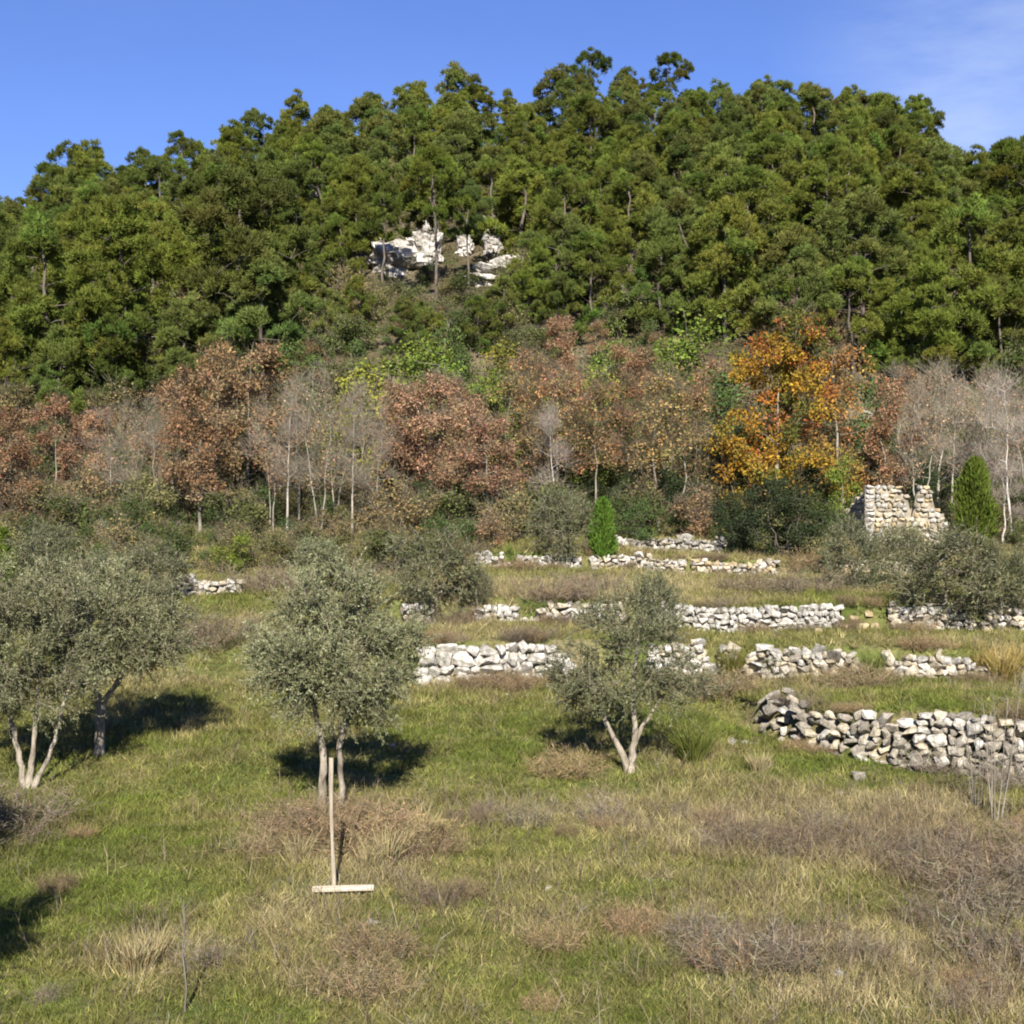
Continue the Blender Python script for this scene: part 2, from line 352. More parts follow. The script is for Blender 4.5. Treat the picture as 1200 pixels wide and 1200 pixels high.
wall('dry_stone_wall', 'pale terrace wall beyond the yellow rubble gap, below the grey bushes of the ruin', ((9.0, 13.6), line_c), bumpy(.58, 1, .15, [(10.9, 11.3, .5)]), .22, ['lime', 'cream', 'grey'], 18)
wall('dry_stone_wall', 'thin white terrace wall below the round grey bush', ((-1.2, 2.1), line_d), bumpy(.48, 2, .3, [(-.3, .15, .2)]), .22, ['lime'], 19)
wall('dry_stone_wall', 'thin white terrace wall running on towards the yellow rubble bank', ((2.4, 5.3), line_d), bumpy(.42, 3, .25), .2, ['lime', 'cream'], 20)
wall('dry_stone_wall', 'yellowish tumbled rubble bank beside the dark evergreen oak', ((5.5, 8.0), line_d), bumpy(.40, 4, .45), .22, ['ochre', 'cream', 'lime'], 21)
wall('dry_stone_wall', 'uppermost pale wall at the edge of the wood', ((3.2, 7.0), line_e), bumpy(.46, 5, .25), .22, ['lime', 'grey'], 22)
wall('dry_stone_wall', 'ochre wall fragment under the grey bushes before the ruin', ((9.8, 12.0), line_d), bumpy(.5, 6, .3), .24, ['ochre', 'cream'], 23)
wall('dry_stone_wall', 'small white wall fragment by the mauve brush on the open terrace', ((-8.9, -7.1), lambda x: 36.6 + 0 * np.asarray(x)), bumpy(.42, 7, .4), .22, ['lime', 'cream'], 24)

def loose(px, py, size, kind, label, group='stones lying loose in the grass', seed=0, flat=.7):
    p = hit(px, py); r = np.random.default_rng(int(px * 7 + py)); o = link('loose_stone', STONES[kind][r.integers(9)])
    o.location = (p[0], p[1], p[2] + size * flat * .22); o.scale = (size, size * .8, size * flat); o.rotation_euler = (.1 * r.normal(), .1 * r.normal(), r.random() * 6)
    tag(o, label, 'stone', group)
r = np.random.default_rng(3)
for i in range(7):
    loose(852 + i * 5.5 + r.normal() * 2, 873 + r.normal() * 1.5, .10 + .09 * r.random(), 'lime', 'small white stone in the row by the end of the heaped grey wall')
loose(886, 856, .30, 'lime', 'pale boulder leaning at the end of the heaped grey wall', flat=.6)
loose(1006, 915, .34, 'grey', 'grey stone lying below the heaped wall'); loose(985, 932, .24, 'cream', 'yellowish stone in the dry grass below the heaped wall', flat=.5)
loose(1130, 945, .28, 'lime', 'flat white stone under the bare sapling', flat=.35); loose(838, 964, .13, 'lime', 'small pale stone in the dry grass field')
for (a, b) in [(965, 735), (958, 742), (1000, 727), (1010, 738), (1018, 722), (990, 738), (1025, 737)]:
    loose(a, b, .24 + .12 * r.random(), 'ochre', 'yellowish stone tumbled in the gap of the terrace wall')
for (a, b) in [(595, 815), (500, 795), (460, 875), (523, 965), (435, 1085), (985, 1145), (643, 1043), (1090, 790), (230, 742), (690, 935)]:
    loose(a, b, .10 + .08 * r.random(), 'lime', 'small white stone scattered in the open turf')

# ---------------------------------------------------------------- the ruined hut
def ruin():
    y = 48.0; x0, x1 = xs(1016, 1112, y); p = (x0, y, gz(.5 * (x0 + x1), y) - .1)
    e = link('ruined_hut', None); e.location = p
    tag(e, 'roofless ruined hut of cream stone among the bushes at the wood edge', 'ruin')
    W = x1 - x0; r = np.random.default_rng(5); H = zat(565, y) - p[2]
    def top(x):
        f = x / W; h = H * np.interp(f, [0, .1, .35, .5, .56, .62, .72, .80, .82, .9, .99, 1], [1, .99, .97, .86, .40, .9, 1.0, .92, .60, .63, .45, .30])
        return float(h)
    def slab(name, pts_top, a, b, th, m):            # wall core along a..b, thick th (backwards)
        a = np.array(a, float); b = np.array(b, float); d = b - a; L = np.linalg.norm(d); d /= L; nrm = np.array([-d[1], d[0], 0]); g = Geo()
        n = 14; V = []
        for i in range(n + 1):
            q = a + d * L * i / n; h = pts_top(L * i / n)
            V += [q, q + nrm * th, q + [0, 0, h], q + nrm * th + np.array([0, 0, h + .05 * r.normal()])]
        T = []
        for i in range(n):
            k = i * 4; l = k + 4
            T += [[k, l, l + 2], [k, l + 2, k + 2], [k + 1, l + 3, l + 1], [k + 1, k + 3, l + 3], [k + 2, l + 2, l + 3], [k + 2, l + 3, k + 3]]
        T += [[0, 2, 3], [0, 3, 1], [n * 4, n * 4 + 3, n * 4 + 2], [n * 4, n * 4 + 1, n * 4 + 3]]
        g.add(np.array(V), T); return link(name, g.mesh(name, m), e)
    slab('wall_core', lambda t: max(.2, top(t) - .16), (0, .1, 0), (W, .1, 0), .36, M_mortar)
    slab('wall_core', lambda t: H * (.92 - .35 * t / 2.6), (.40, .46, 0), (.40, 3.0, 0), .34, M_mortar)
    slab('wall_core', lambda t: H * (.55 - .2 * t / 2.6), (W - .02, .46, 0), (W - .02, 3.0, 0), .34, M_mortar)
    slab('wall_core', lambda t: H * (.6 + .12 * math.sin(3 * t)), (.4, 2.9, 0), (W - .3, 2.9, 0), .34, M_mortar)
    z = 0.0; hole = (.36 * W, H * .80)
    while z < H:
        ch = .12 + .09 * r.random(); x = -.05
        while x < W:
            w = .11 + .22 * r.random(); cx = x + w / 2
            if x < .05: w = .34; cx = x + w / 2                     # quoins
            ok = z + ch * .6 < top(min(max(cx, 0), W)) and not (abs(cx - hole[0]) < .13 and abs(z + ch / 2 - hole[1]) < .13) and not (abs(cx - .545 * W) < .05 and z > .45 * H)
            if ok and r.random() > .07:
                kd = 'lime' if x < .05 else ['cream', 'cream', 'lime', 'ochre'][r.integers(4)]
                o = link('stone', STONES[kd][r.integers(9)], e); o.location = (cx, .08 + .05 * r.random(), z + ch / 2)
                o.scale = (w * 1.15, .22 + .16 * r.random(), ch * 1.2); o.rotation_euler = (.2 * r.normal(), .2 * r.normal(), .2 * r.normal())
            x += w
        z += ch
    z = 0
    while z < H * .85:                                               # side wall that faces the open
        ch = .17 + .08 * r.random(); yy = .3
        while yy < 2.9:
            w = .2 + .2 * r.random()
            if z < H * (.86 - .33 * yy / 2.6):
                o = link('stone', STONES['cream'][r.integers(9)], e); o.location = (.06, yy + w / 2, z + ch / 2); o.scale = (.26, w * 1.1, ch * 1.15)
                o.rotation_euler = (.1 * r.normal(), .1 * r.normal(), .1 * r.normal())
            yy += w
        z += ch
ruin()

# ---------------------------------------------------------------- rock outcrops on the hill
def outcrop(px, py, w, h, d, seed, label, y=None, m=None):
    p = hit(px, py) if y is None else at(px, y); r = np.random.default_rng(seed); bm = bmesh.new()
    bmesh.ops.create_icosphere(bm, subdivisions=4, radius=1.0)
    off = r.random((6, 3)) * 20
    for v in bm.verts:
        q = np.array(v.co); s = 1.0
        for k, (f, a) in enumerate(((1.3, .35), (2.7, .25), (5.5, .14), (11, .07))):
            n = vnoise(q[0] * f + off[k, 0] + q[2] * 3.1 * f, q[1] * f + off[k, 1] + q[2] * 1.7 * f, 1.0, k); s += a * (2 * float(n) - 1)
        q = q * s
        q[2] = math.floor(q[2] * 5 + .5 * float(vnoise(q[0] * 2, q[1] * 2, 1, seed))) / 5 * .55 + q[2] * .45      # bedding steps
        v.co = q * np.array([w / 2, d / 2, h / 2]) * .82
    me = bpy.data.meshes.new('rock_outcrop'); bm.to_mesh(me); bm.free(); me.materials.append(M_cliff)
    o = link('rock_outcrop', me); o.location = (p[0], p[1] + d * .18, p[2] + h * .22); tag(o, label, 'rock', 'limestone outcrops on the wooded hill'); return o
outcrop(468, 318, 4.6, 3.6, 3.5, 1, 'white limestone outcrop behind the tall-trunked pines, blocky and split')
outcrop(498, 312, 2.6, 4.2, 3.0, 2, 'upright white limestone block topping the blocky outcrop')
outcrop(585, 332, 4.6, 2.4, 3.0, 3, 'long slanting white limestone ledge beside the tall-trunked pines')
outcrop(578, 298, 1.7, 4.2, 2.2, 4, 'narrow white limestone fin standing above the slanting ledge')
outcrop(455, 300, 1.6, 2.4, 1.6, 9, 'leaning white limestone slab beside the blocky outcrop')
outcrop(612, 322, 2.2, 1.6, 1.8, 10, 'white limestone lump at the end of the slanting ledge')
outcrop(545, 300, 1.5, 2.6, 1.5, 12, 'short white limestone block between the outcrop and the fin')
outcrop(370, 230, 1.7, 2.2, 1.6, 5, 'small white limestone rock high on the wooded slope')
outcrop(360, 205, 1.0, 1.2, 1.0, 6, 'tiny white limestone rock above the small slope rock')
outcrop(412, 372, 2.8, 1.1, 1.6, 7, 'low pale rock in the scrubby clearing below the blocky outcrop')
outcrop(375, 425, 1.0, .6, .8, 8, 'little pale rock at the foot of the scrubby clearing')

# ---------------------------------------------------------------- tree building
def skeleton(g, r, trunk, trad, centers, sides=6, bend=.18, thin=.6, kmin=.012, start=.35, droop=0.0, twsides=4):
    """trunk polyline, then a branch to every clump centre from the nearest wood"""
    tube(g, trunk, trad, sides); n = len(trunk); i0 = int(n * start)
    P = [np.array(p) for p in trunk[i0:]]; Rr = list(trad[i0:])
    ax = np.array(trunk[-1]); order = np.argsort([min(np.linalg.norm(c - p) for p in P) for c in centers])
    for oi in order:
        c = centers[oi]; PP = np.array(P); dv = c - PP; dist = np.linalg.norm(dv, axis=1)
        pen = dist + 0.9 * np.maximum(0, PP[:, 2] - c[2] + .15 * dist) ; j = int(np.argmin(pen)); a = PP[j]; L = dist[j]
        if L < .05: continue
        k = max(3, min(6, int(L / .35) + 2)); t = np.linspace(0, 1, k)[:, None]
        off = r.normal(size=3) * bend * L; off[2] = -abs(off[2]) * droop + off[2] * (1 - droop)
        pts = a + (c - a) * t + off * (np.sin(t * math.pi)) * .6
        r0 = min(Rr[j] * .75, thin * (.018 + .022 * L)); r0 = max(r0, kmin); rad = np.linspace(r0, kmin * .6, k)
        tube(g, pts, rad, twsides)
        for q, w in zip(pts[1:], rad[1:]): P.append(q); Rr.append(float(w))
def trunk_line(r, h, lean=(0, 0), wob=.05, n=8, r0=.15, r1=.04, flare=1.5, base=-.35):
    t = np.linspace(0, 1, n); z = base + (h - base) * t
    x = lean[0] * t + np.cumsum(r.normal(size=n)) * wob * (t > 0.05); y = lean[1] * t + np.cumsum(r.normal(size=n)) * wob * (t > 0.05)
    rad = r0 + (r1 - r0) * t ** .8; rad[0] *= flare; rad[1] *= 1 + (flare - 1) * .35
    return np.stack([x, y, z], 1), rad
def jitter_col(r, n, base, amp=.25, hue=.08):
    c = np.asarray(base)[None] * (1 + amp * r.normal(size=(n, 1))) * (1 + hue * r.normal(size=(n, 3))); return np.clip(c, .004, .9)

def pine(seed, h=7.6, cb=.2, rad=2.9, nlobe=20, tall=False, col=(.10, .130, .020), ntuft=40):
    """crown of rounded lobes, each a dome of needle tufts"""
    r = np.random.default_rng(seed); tr, trad = trunk_line(r, h * .9, (r.normal() * .5, r.normal() * .5), .10, 10, .15, .04, base=-.9)
    if tall: cb = .5
    lobes = []
    for i in range(nlobe):
        hh = (i + .8 * r.random()) / nlobe; prof = math.sqrt(max(.03, 1 - (1.75 * hh - .72) ** 2)) if not tall else math.sqrt(max(.05, 1 - (1.5 * hh - .5) ** 2))
        a = i * 2.4 + .7 * r.normal(); q = rad * prof * (.30 + .52 * r.random()); zz = h * (cb + (1 - cb) * hh * .88)
        ax = np.array([np.interp(zz, tr[:, 2], tr[:, 0]), np.interp(zz, tr[:, 2], tr[:, 1])])
        lobes.append((np.array([ax[0] + q * math.cos(a), ax[1] + q * math.sin(a), zz]), (.62 + .45 * r.random()) * rad / 2.9))
    lobes.append((np.array([tr[-1, 0], tr[-1, 1], h * .93]), .8))
    g = Geo(); f = Geo(); allc = []
    for lc, lr in lobes:
        k = int(9 + 5 * r.random()); d = runit(r, k); d[:, 2] = np.abs(d[:, 2]) * .9 - .18; out = np.array([lc[0], lc[1], 0]); out = out / (np.linalg.norm(out) + .3)
        d = norm(d + out * .35); cs = lc + d * lr * (.5 + .5 * r.random((k, 1))) * [1.0, 1.0, 1.05]; allc.append(lc - [0, 0, .2]); allc += list(cs[::3])
        ltone = 1 + .13 * r.normal(); lhue = 1 + .08 * r.normal()
        for c in cs:
            rc = .28 + .20 * r.random(); n = int(ntuft * (rc / .38) ** 1.5); o2 = norm((c - lc + [0, 0, .3])[None])[0]
            d = norm(runit(r, n) + o2 * .8 + [0, 0, .25]); pos = c + d * rc * (.3 + .7 * r.random((n, 1))) * [1.0, 1.0, 1.1]
            tone = np.array(col) * ltone * (1 + .10 * r.normal()) * np.array([lhue, 1, 1]); k2 = 5
            pd = np.repeat(pos, k2, 0); dd = norm(np.repeat(norm(d + [0, 0, .55]), k2, 0) + .5 * r.normal(size=(n * k2, 3)))
            blades(f, pd - dd * .05, dd, .17 + .13 * r.random(n * k2), .036 + .024 * r.random(n * k2), np.repeat(jitter_col(r, n, tone, .14, .04), k2, 0), r)
    skeleton(g, r, tr, trad, np.array(allc), 7, .12, .8, .02, .2)
    return [('trunk', g.mesh('pine_trunk', M_pbark, True)), ('crown', f.mesh('pine_crown', M_pine))]

def broadleaf(seed, h, rad, cb, ncl, nleaf, ll, lw, cols, mleaf, mbark, r0=.09, lean=(0, 0), clump=(.3, .55), twig=0, stems=1, bark_r=.02, flat=.8, prof=None, dangle=.0, tw_col=None, wob=.07):
    r = np.random.default_rng(seed); g = Geo(); f = Geo(); cs = []
    nl = max(5, ncl // 8); lob = []
    for i in range(nl):
        hh = (i + r.random()) / nl
        pr = math.sqrt(max(.05, 1 - (2 * hh - 1) ** 2)) if prof == 'round' else min(1, (1 - hh) ** .5 * 1.25) * (hh + .25) ** .25
        a = i * 2.4 + .6 * r.normal(); q = rad * pr * (.35 + .5 * r.random())
        lob.append([lean[0] * (cb + (1 - cb) * hh) + q * math.cos(a), lean[1] * hh + q * math.sin(a), h * (cb + (1 - cb) * hh * .93)])
    for i in range(ncl):
        l = lob[i % nl]; d = runit(r, 1)[0] * (.4 + .6 * r.random() ** .5) * rad * .42; cs.append([l[0] + d[0], l[1] + d[1], max(h * .03, l[2] + d[2] * .85)])
    cs = np.array(cs)
    for s in range(stems):
        sub = cs[s::stems] if stems > 1 else cs
        ln = (lean[0] + (0 if stems == 1 else math.cos(s * 6.283 / stems + seed) * rad * .45), lean[1] + (0 if stems == 1 else math.sin(s * 6.283 / stems + seed) * rad * .45))
        tr, trad = trunk_line(r, h * (.97 if stems == 1 else .85), ln, wob, 12, r0 * (1 if stems == 1 else .75), .004); trad = np.maximum(.004, trad * (1 - .55 * np.linspace(0, 1, 12) ** 1.2))
        skeleton(g, r, tr, trad, sub, 7, .16, .75, bark_r * .5, .3)
    for c in cs:
        rc = clump[0] + (clump[1] - clump[0]) * r.random()
        if nleaf:
            n = int(nleaf * (.6 + .8 * r.random())); d = runit(r, n); pos = c + d * rc * (r.random((n, 1)) ** .5) * [1, 1, flat]
            dd = norm(d + .8 * r.normal(size=(n, 3)) + [0, 0, -dangle]); base = np.array(cols[r.integers(len(cols))]) * (1 + .12 * r.normal())
            leaves(f, pos, dd, ll * (.7 + .6 * r.random(n)), lw * (.7 + .6 * r.random(n)), jitter_col(r, n, base, .22, .06), r)
        if twig:
            d = norm(runit(r, twig) + norm((c - [0, 0, h * cb])[None]) * .8 + [0, 0, .5]); L = rc * (.8 + 1.1 * r.random((twig, 1)))
            p0 = c + .25 * rc * r.normal(size=(twig, 3)); p1 = p0 + d * L; tcol = jitter_col(r, twig, tw_col if tw_col is not None else (.155, .132, .09), .2, .06)
            twigs(f, p0, p1, .007, .003, tcol)
            m = 3; b0 = np.repeat(p0, m, 0) + np.repeat(p1 - p0, m, 0) * (.25 + .6 * r.random((twig * m, 1))); bd = norm(np.repeat(d, m, 0) + .75 * r.normal(size=(twig * m, 3)))
            blades(f, b0, bd, .22 + .25 * r.random(twig * m), .012, np.repeat(tcol, m, 0), r)
    me = f.mesh('crown', mleaf)
    return [('trunk', g.mesh('trunk', mbark, True)), ('crown', me)]

# ---------------------------------------------------------------- pines of the hill
PH = [7.2 + .5 * (i % 3) for i in range(9)]
PV = [pine(200 + i, PH[i], [.02, .08, .05, .2][i % 4], 2.45 + .25 * (i % 3), 20, col=[(.128, .156, .028), (.142, .168, .028), (.112, .140, .031), (.120, .145, .036)][i % 4]) for i in range(9)]
PT = [pine(240 + i, 9.5, .55, 2.7, 13, True, col=[(.085, .112, .020), (.098, .122, .018), (.07, .098, .024)][i % 3]) for i in range(3)]
SKYX = [-200, 0, 45, 65, 100, 135, 150, 210, 250, 290, 330, 360, 395, 430, 465, 480, 545, 580, 600, 640, 655, 700, 740, 775, 795, 840, 900, 980, 1040, 1085, 1100, 1112, 1130, 1160, 1200, 1400]
SKYY = [240, 228, 226, 168, 165, 172, 180, 150, 180, 130, 140, 108, 135, 108, 112, 95, 75, 100, 118, 122, 62, 58, 75, 60, 100, 92, 92, 98, 105, 112, 150, 190, 180, 135, 122, 120]
def skyline(px): return np.interp(px, SKYX, SKYY)
placed = []
def put_pine(x, y, var, vh, target_h, label, group, rz, r, wide=1.0):
    s = target_h / vh; z = gz(x, y); placed.append((x, y))
    return thing('pine_tree', (x, y, z - .1), label, 'pine tree', group, rz, (s * wide, s * wide, s), var)
rp = np.random.default_rng(77)
# pines that stand out on the skyline: (column, top row, distance, variant kind, label)
crest = [(690, 55, 131, 't', 'tallest dark pine of the pair rising highest on the crest'), (772, 58, 132, 't', 'thin-topped pine beside the tallest pine on the crest'),
         (735, 72, 130, 'v', 'bushy pine between the two highest pines of the crest'), (535, 76, 130, 'v', 'broad flat-topped pine on the crest above the white outcrop'), (498, 92, 131, 'v', None),
         (362, 107, 129, 'v', None), (430, 107, 130, 'v', None), (290, 128, 127, 'v', None), (213, 149, 124, 'v', None), (82, 164, 122, 't', 'dark pine with bare stem at the low end of the crest'),
         (120, 168, 121, 'v', None), (180, 172, 122, 'v', None), (8, 230, 124, 'v', None), (625, 118, 132, 'v', None), (585, 104, 132, 'v', None), (838, 92, 132, 'v', None), (905, 90, 133, 'v', None), (880, 102, 131, 'v', None), (945, 98, 132, 'v', None),
         (985, 98, 132, 'v', None), (1035, 104, 132, 'v', None), (1078, 110, 130, 't', 'lone leaning-crowned pine at the steep end of the crest'), (1168, 140, 104, 't', 'big dark pine set apart beyond the dip in the crest'), (1205, 122, 106, 't', 'tall pine next to the pine beyond the dip in the crest')]
for i, (px, ty, y, kd, lab) in enumerate(crest):
    x = (px - 600) / FPX * y; g0 = gz(x, y); hh = zat(ty, y) - g0; hh = float(np.clip(hh, 4.5, 11.0)); k = i % 9
    var, vh = (PT[i % 3], 9.5) if kd == 't' else (PV[k], PH[k])
    put_pine(x, y, var, vh * 1.04, hh, lab or 'round-headed pine standing on the hill crest against the sky', 'pines along the hill crest', rp.random() * 6.28, rp, 1.0 + .25 * (9 - hh) / 9)
# tall-stemmed pines before the white outcrop
for i, (px, by, ty) in enumerate([(447, 350, 205), (512, 358, 175), (546, 345, 215)]):
    p = hit(px, by); hh = zat(ty, p[1]) - p[2]
    put_pine(p[0], p[1], PT[i], 9.5, hh, ['bare-stemmed pine before the white outcrop, next to the scrubby clearing', 'dark straight-stemmed pine in the middle before the white outcrop', 'crooked pale-stemmed pine before the slanting limestone ledge'][i], 'tall-stemmed pines before the outcrop', i * 2.0, rp, .9)
# large pines at the foot of the slope
foot = [(50, 470, 268), (165, 468, 245), (255, 452, 190), (310, 470, 300), (120, 500, 330), (20, 500, 380), (70, 505, 385), (215, 480, 350), (1000, 440, 300), (1130, 450, 245), (1080, 455, 300), (1175, 455, 320), (930, 420, 270), (860, 400, 235), (1210, 440, 250), (770, 400, 265), (640, 380, 250), (690, 395, 270)]
for i, (px, by, ty) in enumerate(foot):
    p = hit(px, by); hh = float(np.clip(zat(ty, p[1]) - p[2], 5, 12))
    put_pine(p[0], p[1], PV[i % 9], PH[i % 9], hh, (lambda w: 'full bright pine at the slope foot, right behind ' + w)('the rusty thicket' if px < 330 else 'the tan trees' if px < 800 else 'the golden tree and the bare trees'), (lambda w: 'foot pines behind ' + w)('the rusty thicket' if px < 330 else 'the tan trees' if px < 800 else 'the golden tree'), rp.random() * 6.28, rp, 1.08)
for i, (px, by, ty) in enumerate([(400, 345, 255), (345, 375, 272), (425, 392, 322), (592, 400, 325), (560, 415, 345), (625, 390, 285), (475, 425, 350), (520, 430, 368), (378, 420, 335), (330, 410, 315), (655, 410, 320), (362, 335, 245), (495, 420, 352)]):
    p = hit(px, by); hh = float(np.clip(zat(ty, p[1]) - p[2], 2.6, 8))
    put_pine(p[0], p[1], PV[(i * 2) % 9], PH[(i * 2) % 9], hh, 'small bright young pine in or beside the scrubby clearing', 'young pines of the scrubby clearing', i * 1.1, rp, 1.0)
def in_clear(px, py):
    # open ground seen between the trees: before the outcrop, by the small slope rock, the scrubby clearing
    for a, b, c, d in ((440, 612, 312, 352), (372, 425, 350, 400), (360, 380, 222, 245)):
        if a < px < b and c < py < d: return True
    return False
sp = 4.75; yy = 80.0; row = 0
while yy < 136:
    x = -.375 * yy - 4 + (row % 2) * sp * .5
    while x < .375 * yy + 4:
        X = x + rp.normal() * .9; Y = yy + rp.normal() * .9; x += sp * (.92 + .2 * rp.random())
        if placed and min((X - a) ** 2 + (Y - b) ** 2 for a, b in placed) < 2.9 ** 2: continue
        z = gz(X, Y); px, py = project(X, Y, z)
        if in_clear(px, py): continue
        i = int(rp.integers(9)); hh = 5.4 + 2.8 * rp.random()
        lim = zat(float(skyline(px)) + 6, Y) - z
        if hh > lim: hh = lim
        if 432 < px < 618 and 330 < py < 430: hh = min(hh, zat(338, Y) - z)
        if hh < 2.6: continue
        if len(placed) > 298: break
        zone = Y < 98; zi = int(np.searchsorted([-21, -1, 20], X * 100 / Y))
        wh = ['left of the scrubby clearing', 'around the white outcrop', 'uphill from the tan trees', 'uphill from the golden tree and the ruin'][zi]
        wh = wh.replace('left of', 'over the rusty thicket beside')
        lab = ('green pine of the lower slope ' if zone else 'green pine of the upper slope ') + wh
        put_pine(X, Y, PV[i], PH[i], hh, lab, lab.replace('pine', 'pines', 1), rp.random() * 6.28, rp, .98 + .3 * rp.random())
    yy += sp * .87; row += 1

# ---------------------------------------------------------------- autumn belt
RUST = [(.30, .178, .092), (.335, .21, .115), (.25, .14, .07), (.30, .21, .115)]
PINK = [(.275, .165, .095), (.31, .195, .115), (.235, .145, .08), (.25, .185, .09)]
TAN = [(.32, .21, .09), (.26, .18, .08), (.36, .20, .085), (.19, .17, .06)]
rusts = [broadleaf(300 + i, 7.0, 1.75, .25, 74, 84, .13, .075, RUST, M_oak, M_gbark, .09, clump=(.3, .5), twig=5) for i in range(3)]
pinks = [broadleaf(310 + i, 6.6, 1.9, .3, 76, 84, .13, .075, PINK, M_oak, M_gbark, .085, clump=(.3, .55), twig=7) for i in range(2)]
tans = [broadleaf(320 + i, 6.8, 1.6, .35, 64, 44, .12, .07, TAN, M_oak, M_gbark, .08, clump=(.3, .55), twig=9) for i in range(2)]
bares = [broadleaf(330 + i, 7.0, 1.5, .34, 50, [4, 9, 2, 14][i], .11, .065, [(.25, .15, .09), (.28, .18, .11)], M_twig, M_mbark, .09, lean=(.5 * (i - 1.5), 0), clump=(.4, .75), twig=8, tw_col=(.185, .163, .122), wob=.06, stems=1 + i % 2) for i in range(4)]
whites = [broadleaf(340 + i, 6.4, 1.5, .35, 46, 3, .10, .06, TAN, M_twig, M_wbark, .09, lean=(-.5 + i * 1.2, 0), clump=(.35, .6), twig=14, tw_col=(.25, .215, .175)) for i in range(2)]
golden = broadleaf(350, 8.2, 2.9, .14, 180, 112, .14, .085, [(.36, .225, .028), (.36, .245, .03), (.33, .24, .03), (.35, .24, .03), (.38, .17, .03), (.27, .22, .03), (.14, .15, .03), (.10, .12, .03), (.30, .13, .035)], M_oak, M_gbark, .17, clump=(.32, .58), twig=3)
brownor = broadleaf(351, 7.0, 2.1, .22, 90, 58, .13, .08, [(.33, .16, .06), (.30, .13, .055), (.36, .19, .06)], M_oak, M_gbark, .12, clump=(.3, .5), twig=6)
youngs = [broadleaf(360 + i, 4.0, 1.25, .12, 50, 56, .11, .07, [[(.105, .15, .024), (.12, .15, .024)], [(.23, .225, .035), (.18, .19, .03)], [(.07, .10, .028)]][i], M_ever, M_gbark, .06, clump=(.28, .45), flat=1.0) for i in range(3)]
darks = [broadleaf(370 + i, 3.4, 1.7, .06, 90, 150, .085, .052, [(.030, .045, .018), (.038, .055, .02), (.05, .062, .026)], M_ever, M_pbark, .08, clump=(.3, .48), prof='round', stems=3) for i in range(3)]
def tree_at(name, var, vh, px, ty, y, label, cat, group=None, rz=0.0, wide=1.0, base_py=None):
    p = at(px, y); hh = zat(ty, y) - p[2]; s = hh / vh
    return thing(name, (p[0], p[1], p[2] - .03), label, cat, group, rz, (s * wide, s * wide, s), var)
rb = np.random.default_rng(9)
G_r = 'rust-leaved trees along the wood edge'; G_b = 'bare trees along the wood edge'
for i, (px, ty, y) in enumerate([(-25, 470, 50), (12, 475, 51), (62, 458, 54), (105, 470, 56), (232, 425, 51), (256, 395, 55), (292, 388, 58), (330, 430, 60), (205, 440, 58)]):
    tree_at('rusty_tree', rusts[i % 3], 7.2, px, ty, y, 'rust-brown leafy tree in the thicket opposite the paired olives', 'autumn tree', G_r, rb.random() * 6, .92 + .2 * rb.random())
for i, (px, ty, y) in enumerate([(500, 425, 57), (545, 455, 54), (575, 480, 52), (470, 440, 60), (530, 430, 61)]):
    tree_at('rusty_tree', pinks[i % 2], 6.9, px, ty, y, 'pinkish brown full-leaved tree in the middle of the wood edge', 'autumn tree', 'pinkish brown trees in the middle of the wood edge', rb.random() * 6, .95 + .2 * rb.random())
for i, (px, ty, y) in enumerate([(640, 415, 58), (655, 420, 55), (700, 440, 56), (735, 425, 58), (772, 428, 53), (800, 430, 56), (600, 430, 60), (815, 445, 60)]):
    tree_at('tan_tree', tans[i % 2], 7.0, px, ty, y, 'tan thinly leaved tree between the pinkish trees and the golden tree', 'autumn tree', 'tan trees beside the golden tree', rb.random() * 6, .9 + .2 * rb.random())
for i, (px, ty, y) in enumerate([(130, 480, 52), (150, 470, 54), (186, 468, 53), (165, 480, 57), (336, 450, 50), (374, 425, 49.5), (350, 440, 53), (392, 450, 52), (412, 465, 50), (440, 470, 52), (430, 450, 56), (318, 470, 52)]):
    tree_at('bare_tree', bares[i % 4], 7.3, px, ty, y, 'grey-brown bare tree with pale thin trunk among the rusty trees', 'bare tree', G_b, rb.random() * 6, .85 + .25 * rb.random())
for i, (px, ty, y) in enumerate([(1075, 440, 54), (1100, 425, 57), (1130, 430, 55), (1150, 445, 53), (1215, 440, 54), (1060, 430, 62), (1180, 430, 60), (1115, 450, 60), (1160, 425, 63), (1205, 430, 58)]):
    tree_at('bare_tree', bares[(i + 1) % 4], 7.3, px, ty, y, 'bare brownish tree in the thicket above the ruined hut', 'bare tree', 'bare trees above the ruined hut', rb.random() * 6, 1.0 + .3 * rb.random())
tree_at('bare_tree', whites[0], 6.7, 1183, 445, 50.5, 'bare tree with bright white upright trunk beyond the ruined hut', 'bare tree', None, 0.3, .9)
tree_at('bare_tree', whites[1], 6.7, 1170, 540, 49, 'low white-stemmed bare tree leaning over beside the bright green cypress', 'bare tree', None, 0, 1.3)
tree_at('bare_tree', whites[1], 6.7, 652, 470, 53, 'forked pale-trunked bare tree above the round grey bush', 'bare tree', None, 2.6, .9)
tree_at('golden_tree', golden, 8.4, 905, 365, 54, 'large golden and orange autumn tree above the dark evergreen oak', 'autumn tree', None, 1.0, .95)
tree_at('orange_tree', brownor, 7.2, 985, 392, 56, 'orange-brown tree leaning against the golden tree', 'autumn tree', None, 0, 1.0)
tree_at('rusty_tree', rusts[1], 7.2, 1042, 440, 55, 'rust-red tree right behind the ruined hut', 'autumn tree', None, 2, .85)
